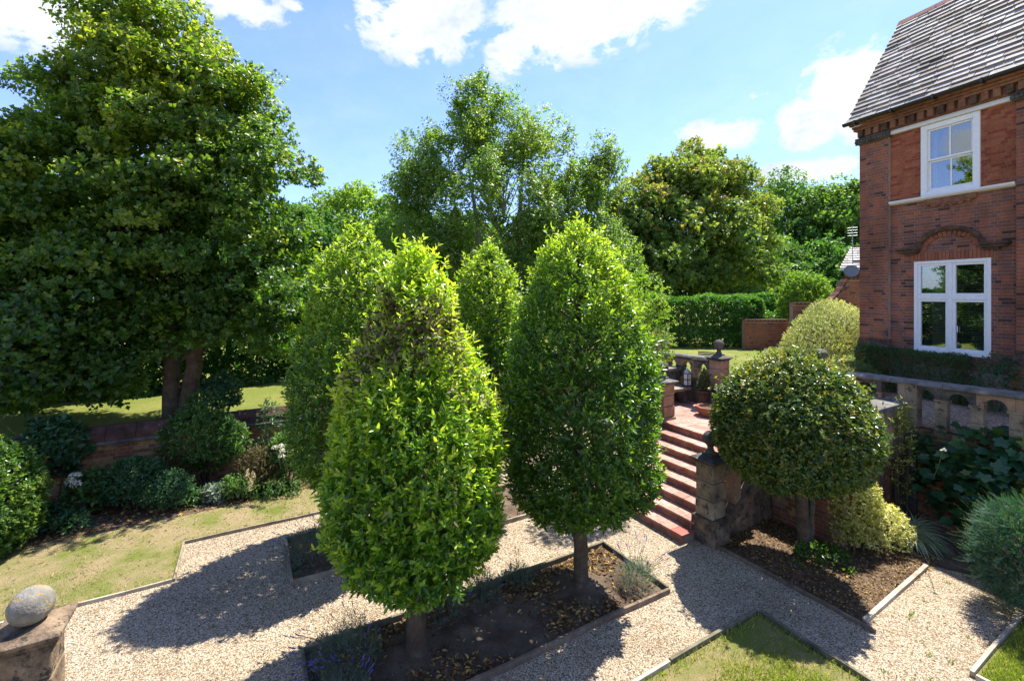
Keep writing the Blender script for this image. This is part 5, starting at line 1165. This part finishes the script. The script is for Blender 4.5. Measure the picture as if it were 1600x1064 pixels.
shrub('variegated_shrub', 'large pale cream variegated shrub against the house corner', 'shrub', (9.75, 14.3, 1.72), (1.25, 1.1, 1.45), 4200, 5, .062, .5, M['varieg'], seed=9, tone0=.55, young=.30, woba=.12, cz=.75, wobf=2.4, tilt=(.22, .05), shell=(.68, 1.04))
shrub('variegated_shrub', 'small pale bush at the left foot of the cream variegated shrub', 'shrub', (8.35, 14.4, 1.72), (.5, .5, .5), 700, 5, .055, .5, M['varieg'], seed=10, tone0=.5, cz=.2)
hedge('laurel_hedge', 'long tall clipped laurel hedge behind the side lawn', (4.6, 20.9), (11.35, 20.3), 1.6, 1.68, 4.0, 9500, 5, .13, .42, M['hedge'], tone0=.30, young=.55, seed=2, round_=.35, woba=.16, trim=1.4)
hedge('laurel_hedge', 'further clipped hedge showing between the long hedge and the curved wall', (11.3, 22.6), (13.4, 22.6), 1.2, 1.7, 4.05, 2600, 5, .13, .42, M['hedge'], tone0=.34, young=.55, seed=3, round_=.3, woba=.12)
hedge('laurel_hedge', 'bright hedge top behind the curved brick wall', (14.2, 21.6), (16.4, 21.6), 1.0, 1.7, 4.15, 1300, 5, .12, .42, M['pale'], tone0=.5, young=.4, seed=4, round_=.3)
hedge('box_hedge', 'small clipped box hedge in front of the curved wall', (11.55, 18.4), (13.4, 18.2), .7, 1.7, 3.10, 2600, 5, .05, .5, M['box'], tone0=.42, young=.4, seed=5, round_=.1)
shrub('round_laurel', 'rounded sunlit laurel with a few yellow leaves above the curved wall', 'shrub', (13.6, 21.0, 1.7), (1.25, 1.0, 1.7), 1700, 6, .15, .42, M['pale'], seed=11, tone0=.42, young=.35, cz=1.65, woba=.12)
shrub('laurel_bush', 'low bush at the gap below the long hedge end', 'shrub', (11.5, 20.8, 1.7), (.8, .5, 1.0), 600, 5, .14, .42, M['hedge'], seed=12, tone0=.55, cz=.6)
shrub('rosette_plant', 'pale flat topped plant on the far balustrade end', 'plant', uv(13.6, 12.3, 1.7), (.38, .3, .4), 260, 5, .07, .5, M['varieg'], seed=13, tone0=.4, cz=.62)

# ------------------------------------------------------------------ border below the old wall
def border(name, label, px, py, d, r, n, k, ln, wr, mat, **kw):
    p = at(px, py, d); cat = kw.pop('cat', 'shrub'); return shrub(name, label, cat, (p.x, p.y, .02), r, n, k, ln, wr, mat, **kw)
border('wall_climber', 'leafy climber mounded over the middle of the old wall', 325, 775, 9.75, (.80, .32, .58), 1300, 6, .08, .5, M['shrub'], seed=21, tone0=.55, young=.35, cz=1.0, low=-1, woba=.40, cat='climbing plant')
border('wall_climber', 'tall loose shoots rising above the wall beside the tree trunk', 320, 760, 9.9, (.42, .2, .34), 110, 5, .08, .5, M['shrub'], seed=22, tone0=.4, cz=1.62, woba=.35, low=-.8, cat='climbing plant')
border('wall_climber', 'dark broad leaved climber on the wall above the ball bush', 85, 800, 8.85, (.55, .32, .52), 420, 5, .12, .62, M['dkshrub'], seed=23, tone0=.35, cz=1.12, woba=.25, low=-1, cat='climbing plant')
border('dark_shrub', 'dense dark green rounded shrub in the border', 213, 798, 8.85, (.52, .45, .50), 1700, 6, .06, .5, M['dkshrub'], seed=24, tone0=.45, young=.3, cz=.46)
border('dark_shrub', 'lower dark shrub with tiny pale flowers right of the rounded one', 262, 802, 8.85, (.42, .36, .40), 1000, 6, .05, .5, M['dkshrub'], seed=25, tone0=.5, young=.35, cz=.32)
hyd_left = border('hydrangea', 'straggly hydrangea with white heads beside the dark shrub', 140, 800, 8.7, (.36, .32, .36), 260, 5, .10, .6, M['shrub'], seed=26, tone0=.45, cz=.34, woba=.3)
border('spotted_shrub', 'purple leaved shrub below the wall near the laurel', 405, 768, 9.6, (.46, .32, .42), 700, 5, .05, .5, M['purple'], seed=27, tone0=.45, cz=.42, woba=.25)
astilbe = border('astilbe', 'plant with cream plumes at the front of the border', 375, 782, 9.3, (.36, .28, .22), 420, 5, .07, .45, M['shrub'], seed=28, tone0=.6, cz=.22)
border('grey_rosette', 'small blue green leafy plant on the lawn edge', 338, 792, 9.15, (.22, .2, .2), 120, 6, .10, .5, M['lav'], seed=29, tone0=.7, cz=.12, stems=0)
border('ground_cover', 'low green ground cover by the laurel in the border', 425, 775, 9.5, (.6, .35, .25), 420, 5, .06, .5, M['shrub'], seed=30, tone0=.55, cz=.1, stems=0)
hyd_right = border('hydrangea', 'white flowered hydrangea against the wall behind the laurel', 448, 765, 9.85, (.42, .30, .55), 480, 5, .09, .6, M['shrub'], seed=31, tone0=.6, cz=.55, woba=.25)
border('wall_climber', 'thin climber on the bare brick left of the laurel', 420, 758, 10.2, (.25, .16, .62), 200, 5, .06, .5, M['dkshrub'], seed=32, tone0=.5, cz=1.0, woba=.3, low=-1, cat='climbing plant')
border('low_plant', 'low dark leafy plant beside the ball bush', 68, 835, 8.1, (.35, .3, .25), 200, 5, .09, .6, M['dkshrub'], seed=33, tone0=.4, cz=.12, stems=0)
border('low_plant', 'small ferny plant in the leaf litter below the rounded shrub', 105, 838, 8.0, (.3, .25, .2), 160, 5, .08, .4, M['dkshrub'], seed=34, tone0=.5, cz=.1, stems=0)
border('low_plant', 'small leafy plant in the litter under the wall climber', 290, 798, 9.0, (.3, .25, .22), 160, 5, .08, .45, M['shrub'], seed=35, tone0=.4, cz=.1, stems=0)
def heads(owner, pts, r, mat, n=70):
    for px, py, d in pts:
        o = at(px, py, d) - owner.location
        P, A, dd = blob_shoots((0, 0, 0), (r, r, r * .7), n, (.8, 1.0), .4, 3, .1, -.6); g = shoots(P + np.array(o), A, 1, r * .55, (80, 70), .01); fh = leaves('flower_head', g, .9, M[mat], owner, R.uniform(0, 1, len(g[0])), False)
        mb = MB(); mb.tube([o, o + Vector((.02, .1, -.25)), o + Vector((.04, .15, -.5))], .006, 4); mb.build('stem', M['stem_green'], fh)
heads(hyd_right, [(440, 697, 9.3), (441, 704, 9.25), (440, 713, 9.2), (430, 699, 9.3), (454, 703, 9.2)], .055, 'white_fl')
heads(hyd_left, [(117, 743, 8.3), (109, 753, 8.3), (118, 757, 8.3)], .07, 'white_fl')
for px, py, d in ((386, 735, 9.1), (396, 738, 9.1), (391, 752, 9.0)):
    o = at(px, py + 14, d) - astilbe.location; zz = R.uniform(0, .2, 90); P = np.stack([R.normal(0, .03, 90) * (1.1 - zz * 4), R.normal(0, .03, 90) * (1.1 - zz * 4), zz], 1) + np.array(o); g = shoots(P, rdir(90, .6), 1, .035, (70, 60), .01); fh = leaves('flower_plume', g, .6, M['cream_fl'], astilbe, R.uniform(0, 1, 90), False)
    mb = MB(); mb.tube([o + Vector((0, 0, .18)), o + Vector((0, .01, -.3))], .005, 4); mb.build('stem', M['stem_green'], fh)

# ------------------------------------------------------------------ lavender in the laurel beds
def lavender(label, loc, r, h, nst, nfl, seed=0, tone=.45, fl_dir=(0, 0)):
    nfl = int(nfl * .7); t = thing('lavender', label, 'lavender plant', loc, 0, 'lavender in the laurel beds'); P, A, d = blob_shoots((0, 0, h * .25), (r, r, h * .8), nst, (.35, 1.0), .5, 2.5, .2, -.3, .6, .9, seed, .35)
    P = P[P[:, 2] > .02][:nst]; A = A[:len(P)]; g = shoots(P, A, 8, .05, (50, 18), .11); tn = np.clip(tone + R.normal(0, .12, len(P)), 0, 1)[g[4]]
    leaves('foliage', g, .13, M['lav'], t, tn, False)
    mb = MB(); fl = MB()
    for i in range(nfl):
        a = R.uniform(0, 6.28); q = Vector((math.cos(a) * r * .5, math.sin(a) * r * .5, h * .6)); e = q + Vector((math.cos(a) * .22 + fl_dir[0] * R.uniform(.5, 1.3), math.sin(a) * .22 + fl_dir[1] * R.uniform(.5, 1.3), R.uniform(.10, .28)))
        mb.tube([q, q.lerp(e, .5) + Vector((0, 0, .04)), e], .0022, 3); dv = (e - q).normalized()
        for k in range(3): fl.tube([e + dv * (k * .016), e + dv * (k * .016 + .013)], [.007, .004], 5)
    sk = mb.build('stalks', M['lav'], t); sk['kind'] = 'stuff'; fo = fl.build('flower_spikes', M['lavf'], t); fo['kind'] = 'stuff'; return t
lavender('big lavender clump at the left foot of the front laurel bed', uv(.95, 5.25, 0), .38, .50, 420, 40, 1, .35, (-.15, -.05))
lavender('purple flowered lavender right in the near left corner of the front bed', uv(.80, 4.72, 0), .30, .38, 260, 60, 2, .4, (-.1, -.1))
lavender('grey lavender behind the front laurel trunk', uv(2.15, 5.55, 0), .30, .38, 260, 18, 3, .35)
lavender('dark lavender clump midway along the far board of the front bed', uv(2.75, 5.55, 0), .28, .36, 260, 14, 4, .35)
lavender('small lavender beside the trunk of the dark laurel', uv(3.35, 5.62, 0), .22, .28, 180, 10, 5, .4)
lavender('pale sunlit lavender at the right corner of the front bed', uv(4.75, 4.70, 0), .27, .42, 260, 34, 6, .72, (.12, .12))
lavender('lavender at the left end of the back bed beside the board', uv(.80, 7.65, 0), .40, .48, 420, 26, 7, .40, (-.15, -.02))
lavender('lavender behind the back bed corner, half under the laurel', uv(1.2, 8.2, 0), .32, .40, 260, 10, 8, .35)

# ------------------------------------------------------------------ ground litter and grass blades
def pts_uv(n, u0, u1, v0, v1, cond=None):
    a = np.stack([R.uniform(u0, u1, n), R.uniform(v0, v1, n)], 1)
    if cond is not None: a = a[cond(a)]
    return np.stack([.8660254 * a[:, 0] - .5 * a[:, 1], .5 * a[:, 0] + .8660254 * a[:, 1]], 1)
def cl_noise(a, f, s): return wob(np.concatenate([a, np.zeros((len(a), 1))], 1), f, s)
scatter_leaves('leaf_litter', 'brown fallen leaves on the soil of the front laurel bed', pts_uv(5600, .6, 5.0, 4.5, 5.72, lambda a: cl_noise(a, 2.2, 1) + R.normal(0, .3, len(a)) > -.05), .060, .45, M['litter'], .038)
scatter_leaves('leaf_litter', 'pale fallen leaves on the soil of the back laurel bed', pts_uv(500, .6, 5.0, 7.3, 8.45), .055, .45, M['litter'], .018)
scatter_leaves('leaf_litter', 'small fallen leaves scattered over the domed topiary bed', pts_uv(5200, 6.76, 9.4, 2.8, 4.95), .034, .5, M['litter'], .018)
scatter_leaves('leaf_litter', 'brown leaf litter under the shrubs of the old wall border', pts_uv(3800, -9, 6, 10.5, 11.95), .075, .5, M['litter'], .032)
scatter_leaves('leaf_litter', 'dry leaves spilled over the edge of the dry lawn', pts_uv(700, -7, 4, 9.6, 10.8, lambda a: R.uniform(0, 1, len(a)) < np.clip((a[:, 1] - 9.6) / 1.2, 0, 1)), .05, .4, M['litter'], .03)
scatter_leaves('leaf_litter', 'stray leaves lying on the gravel paths', pts_uv(900, -2, 10, 2, 9), .028, .5, M['litter'], .008)
scatter_leaves('grass_clippings', 'pale dry clippings strewn over the dry lawn', pts_uv(2600, -9, 5, 8.3, 10.6, lambda a: (a[:, 1] > 9.4) | (a[:, 0] < -1.0)), .07, .10, M['strawclip'], .03)
def blades(name, label, P, h, z, toneR=(.1, .8)):
    n = len(P); A = rdir(n, 1.6); ref = rdir(n); S = nrm(np.cross(A, ref)); hh = h * R.uniform(.5, 1.2, n)
    B = np.concatenate([P, np.full((n, 1), z)], 1); w = .0045; b = np.arange(n)[:, None] * 3
    V = np.stack([B - S * w, B + S * w, B + A * hh[:, None]], 1).reshape(-1, 3)
    o = fast_mesh(name, V, 3, (b + np.array([[0, 1, 2]])).ravel(), M['grass'], None, np.repeat(R.uniform(*toneR, n), 3)); tag(o, label, None, None, 'stuff')
gN = lambda f, s, th: (lambda a: cl_noise(a, f, s) + R.normal(0, .25, len(a)) > th)
blades('grass_blades', 'short grass growing in patches on the near lawn corner', pts_uv(48000, 2.6, 5.68, 1.2, 3.50, lambda a: (cl_noise(a, 2.2, 4) + R.normal(0, .25, len(a)) > -.35) & (np.minimum(3.5 - a[:, 1], 5.7 - a[:, 0]) + R.normal(0, .12, len(a)) + .15 * cl_noise(a, 4, 2) > .34)), .055, .018, (.1, .9))
blades('grass_blades', 'grass on the small lawn at the lower right corner', pts_uv(24000, 6.9, 9.2, .3, 1.75), .06, .018)
blades('grass_blades', 'thin grass left on the dry lawn', pts_uv(26000, -6, 3.5, 8.25, 10.5, lambda a: ((a[:, 1] > 9.42) | (a[:, 0] < -1.02)) & (cl_noise(a, 1.5, 7) + R.normal(0, .25, len(a)) > .25)), .035, .018)
blades('grass_tufts', 'ragged grass leaning over the boards of the near lawn corner', np.concatenate([pts_uv(520, 2.6, 5.72, 3.42, 3.53), pts_uv(420, 5.62, 5.73, 1.2, 3.5)]), .085, .018, (.2, .9))
blades('grass_tufts', 'ragged grass along the boards of the dry lawn', np.concatenate([pts_uv(700, -.9, 3.5, 9.37, 9.46), pts_uv(500, -5, -1.0, 8.22, 8.32), pts_uv(130, -1.05, -.96, 8.2, 9.4)]), .07, .018, (.3, 1.0))
wd = pts_uv(14, 5.9, 9.5, 1.9, 2.7); wd = np.concatenate([wd, pts_uv(8, -.8, 6, 5.9, 7.1)]); wd = np.repeat(wd, 14, axis=0) + R.normal(0, .018, (22 * 14, 2)); blades('weeds', 'tiny green weeds coming up through the gravel', wd, .05, .003, (.0, .4))
def pebbles(n, u0, u1, v0, v1, cond):
    """loose stones lying proud of the gravel sheet"""
    p = pts_uv(n, u0, u1, v0, v1, cond); n = len(p); oct_ = np.array([[1, 0, 0], [0, 1, 0], [-1, 0, 0], [0, -1, 0], [0, 0, 1.]])
    s = R.uniform(.004, .0095, n)[:, None, None]; a = R.uniform(0, 6.28, n); q = R.uniform(.6, 1.3, (n, 5, 1)); V = oct_[None] * s * q * np.array([1.3, .9, .75])
    c, sn = np.cos(a)[:, None], np.sin(a)[:, None]; X = V[..., 0] * c - V[..., 1] * sn; Y = V[..., 0] * sn + V[..., 1] * c
    V = np.stack([X + p[:, 0:1], Y + p[:, 1:2], V[..., 2] + .001], -1).reshape(-1, 3); b = (np.arange(n) * 5)[:, None]
    o = fast_mesh('gravel_stones', V, 3, (b + np.array([[0, 1, 4, 1, 2, 4, 2, 3, 4, 3, 0, 4]])).ravel(), [M['pebble'], M['pebble_pale'], M['pebble_dark']], None, None, np.repeat(R.choice(3, n, p=[.45, .35, .20]), 4)); tag(o, 'loose pale stones on the gravel paths', None, None, 'stuff')
M['pebble_pale'] = m_rough('pale_pebble', (.46, .40, .31), (.60, .54, .44), None, 14, .8, .2, .004, 90); M['pebble_dark'] = m_rough('dark_pebble', (.14, .11, .085), (.26, .21, .16), None, 14, .8, .2, .004, 90)
def on_path(a):
    u, v = a[:, 0], a[:, 1]
    bed = ((u > .5) & (u < 5.15) & (((v > 4.4) & (v < 5.8)) | ((v > 7.22) & (v < 8.55)))) | ((u < 5.8) & (v < 3.6)) | ((u > 6.65) & (u < 9.1) & (v > 2.75)) | ((u > 6.8) & (v < 1.85)) | ((u > 6.2) & (v > 5.0)) | (v > 9.3) | ((u < -.95) & (v > 8.15))
    return ~bed
pebbles(75000, -4, 9.8, 1.7, 9.35, on_path)

# ------------------------------------------------------------------ trees
def tree(name, label, lobes, base, trunks_, ncl, clr, nsh, k, ln, wr, mat, bark, top, tone0=.4, young=.3, seed=0, flat=.7, inner=.25, nb=30, rb=.05, group=None, minz=-99, hang=0.0, axup=.15, stem=None, spread=(75, 35), bend=.3, htone=.15, sprig=0):
    t = thing(name, label, 'tree', base, 0, group); b = np.array(base, float)
    lb_ = [(tuple(np.array(c) - b), r) for c, r in lobes]
    P, A, I, cs = clump_tree(lb_, ncl, clr, nsh, flat, seed, inner, axup, minz, hang)
    g = shoots(P, A, k, ln, spread, stem or ln * 1.3)
    ct = R.normal(0, .10, len(cs)); zz = np.clip(P[:, 2] / max(c[0][2] for c in lb_), 0, 1)
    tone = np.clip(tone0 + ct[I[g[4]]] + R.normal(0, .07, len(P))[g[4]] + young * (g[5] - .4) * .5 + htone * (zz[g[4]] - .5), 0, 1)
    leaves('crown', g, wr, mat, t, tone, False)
    for pts, rads in trunks_: trunk('trunk', pts, rads, M[bark], t, 10)
    limbs('limbs', (0, 0, .5), cs, M[bark], t, top, .1, nb, rb, bend=bend)
    return t
def lobe(px, py, d, rx, rz=None, ry=None): p = at(px, py, d); return ((p.x, p.y, p.z), (rx, ry or rx, rz or rx))
lt = (-7.75, 10.6, 1.28)
l1 = lambda px, py, d, rx, rz=None: lobe(px, py, min(d, 10.7), rx - .28, (rz or rx) - .25, (rx - .28) * .8)
L1 = [l1(222, 72, 11, 1.55, 1.6), l1(150, 152, 10.6, 1.3), l1(325, 160, 11, 1.5), l1(408, 268, 11.2, 1.4), l1(255, 265, 10.7, 2.1), l1(70, 320, 10.2, 2.1), l1(22, 262, 10.6, 1.05), l1(405, 410, 11, 1.5), l1(195, 430, 10.3, 1.75), l1(60, 500, 9.7, 1.75), l1(350, 490, 10.6, 1.0), l1(150, 535, 10.0, 1.25), l1(275, 505, 10.6, 1.1), l1(420, 500, 11, 1.0), l1(300, 420, 10.7, 1.4), l1(-90, 420, 10, 2.3), l1(10, 575, 9.4, 1.05), l1(-150, 330, 11, 1.6), l1(300, 330, 11.6, 2.2), l1(120, 400, 11.2, 2.0)]
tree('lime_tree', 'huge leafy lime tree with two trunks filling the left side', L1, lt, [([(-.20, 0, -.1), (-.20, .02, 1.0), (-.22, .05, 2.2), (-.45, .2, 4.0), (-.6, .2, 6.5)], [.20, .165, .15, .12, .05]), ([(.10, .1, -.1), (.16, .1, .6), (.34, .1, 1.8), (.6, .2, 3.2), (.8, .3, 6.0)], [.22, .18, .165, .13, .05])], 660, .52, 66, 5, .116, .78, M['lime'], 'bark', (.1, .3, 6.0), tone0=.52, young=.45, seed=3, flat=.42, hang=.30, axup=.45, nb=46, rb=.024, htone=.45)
bt = (-.4, 19.5, 1.55)
L2 = [lobe(758, 205, 19.5, 1.58, 2.0), lobe(827, 235, 19.5, 1.58, 1.9), lobe(688, 270, 19.5, 1.49, 1.9), lobe(893, 275, 19.5, 1.40, 1.6), lobe(640, 290, 19.5, 0.93, 1.5), lobe(772, 330, 19, 2.60, 2.4), lobe(679, 370, 19, 1.77, 1.8), lobe(873, 360, 19, 2.05, 2.0), lobe(780, 450, 18.6, 2.98, 2.0), lobe(633, 430, 18.8, 1.49, 1.6), lobe(930, 420, 19, 1.49, 1.7), lobe(721, 165, 19.5, 0.74, 1.3), lobe(944, 270, 19.5, 0.84, 1.2)]
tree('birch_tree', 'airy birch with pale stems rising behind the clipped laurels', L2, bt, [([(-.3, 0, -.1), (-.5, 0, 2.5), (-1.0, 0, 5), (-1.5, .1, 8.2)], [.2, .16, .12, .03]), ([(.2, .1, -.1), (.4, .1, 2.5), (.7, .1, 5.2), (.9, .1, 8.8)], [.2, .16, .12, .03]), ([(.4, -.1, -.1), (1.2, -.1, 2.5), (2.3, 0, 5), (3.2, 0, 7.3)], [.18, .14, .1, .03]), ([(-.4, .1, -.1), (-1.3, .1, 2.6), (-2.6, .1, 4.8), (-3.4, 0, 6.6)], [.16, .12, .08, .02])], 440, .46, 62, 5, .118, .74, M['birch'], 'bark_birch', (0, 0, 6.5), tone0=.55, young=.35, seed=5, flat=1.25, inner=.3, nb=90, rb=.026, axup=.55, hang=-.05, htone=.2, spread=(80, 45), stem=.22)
st = (10.6, 33, 1.8)
L3 = [lobe(1095, 290, 33, 3.0, 2.7), lobe(1050, 320, 32, 2.8), lobe(1140, 320, 33, 2.6), lobe(1000, 345, 32, 2.3, 1.9), lobe(1090, 380, 32, 4.2, 3.2), lobe(1160, 390, 33, 2.4, 2.4), lobe(1030, 420, 31, 3.4, 2.6), lobe(1140, 440, 32, 3.0, 2.0), lobe(980, 400, 31, 2.4, 2.2), lobe(1185, 430, 33, 1.3, 1.3), lobe(960, 440, 31, 2.0, 2.0)]
tree('sycamore_tree', 'broad olive green sycamore with tawny seed clusters beyond the hedge', L3, st, [([(0, 0, -.1), (0, 0, 2), (.2, 0, 5), (.4, 0, 9)], [.5, .42, .3, .08])], 340, .85, 60, 5, .25, .85, M['syc'], 'bark_grey', (0, 0, 7), tone0=.60, young=.40, seed=7, flat=.75, nb=50, rb=.05, htone=.2)
FG = 'far woodland trees behind the garden'
def far(label, px, py, d, rx, rz, mat, ncl=110, tone0=.45, base_z=1.8, extra=(), htone=.25, ln=.34):
    c = at(px, py, d); lobes = [((c.x, c.y, c.z), (rx, rx, rz))] + [((c.x + a, c.y + b, c.z + e), (r_, r_, r_)) for a, b, e, r_ in extra]
    tree('woodland_tree', label, lobes, (c.x, c.y, base_z), [([(0, 0, -.2), (0, 0, 3), (.2, 0, max(4, c.z - base_z))], [.45, .35, .1])], ncl, 1.25 * rx / 5, 38, 4, ln * 1.1, .8, M[mat], 'bark_grey', (0, 0, c.z - base_z + 1), tone0=tone0, young=.3, seed=px * .01, flat=.8, group=FG, nb=14, rb=.05, htone=htone)
far('tall bright green woodland tree left of the house behind the sycamore', 1238, 385, 56, 5.6, 7.2, 'wood', 170, .45, extra=((-1, 0, 5.5, 3), (3, 0, 3, 3.2)))
far('yellow green woodland tree seen above the outbuilding', 1318, 375, 52, 4.6, 5.6, 'wood', 140, .58, extra=((1, 0, 3.6, 2.6), (-2, 0, 2, 2.6)))
far('dark lower woodland tree filling the gap right of the sycamore', 1200, 440, 50, 4.2, 4.0, 'wood', 110, .35)
far('dark woodland tree behind the curved brick wall', 1275, 440, 46, 4.5, 3.6, 'wood', 120, .32)
far('woodland tree hidden mostly by the house corner', 1390, 400, 60, 6, 6, 'wood', 100, .45)
far('pale woodland tree low between the lime and the birch', 560, 370, 46, 4.2, 4.6, 'pale', 130, .52, extra=((-2.6, 0, .5, 3.0), (2.8, 0, -.3, 2.8)))
far('woodland tree behind the left edge of the birch', 630, 400, 44, 4.0, 3.8, 'wood', 110, .48)
far('woodland tree behind the birch foot', 740, 410, 48, 6, 4.5, 'wood', 110, .42)
far('woodland tree behind the right side of the birch', 890, 410, 46, 5.5, 4.4, 'wood', 110, .42)
far('woodland tree at the right foot of the birch', 985, 420, 44, 4.5, 3.8, 'wood', 90, .42)
far('shaded woodland tree far behind the lime crown', 470, 430, 40, 5.0, 5.0, 'wood', 120, .35)
far('tree behind the middle of the lime', 330, 420, 36, 5.0, 5.5, 'wood', 110, .3)
far('tree behind the lime trunks', 180, 420, 33, 5.0, 5.0, 'wood', 110, .3)
far('tree beyond the lawn at the far left', 20, 400, 30, 5.0, 5.0, 'wood', 110, .3)
h0, h1 = uv(-6.5, 16.3), uv(7, 16.9)
hedge('mixed_hedge', 'tall dark unclipped hedge along the far side of the upper lawn', (h0.x, h0.y), (h1.x, h1.y), 1.6, 1.3, 4.3, 15000, 5, .15, .55, M['hedge'], tone0=.22, young=.30, seed=8, round_=.5, woba=.35, trim=1.6)
p = at(428, 640, 11.0); shrub('lawn_shrub', 'small dark shrub on the upper lawn beside the laurel', 'shrub', uv(-.55, 12.6, 1.3), (.42, .35, .50), 380, 5, .10, .5, M['dkshrub'], seed=41, tone0=.35, cz=.45)
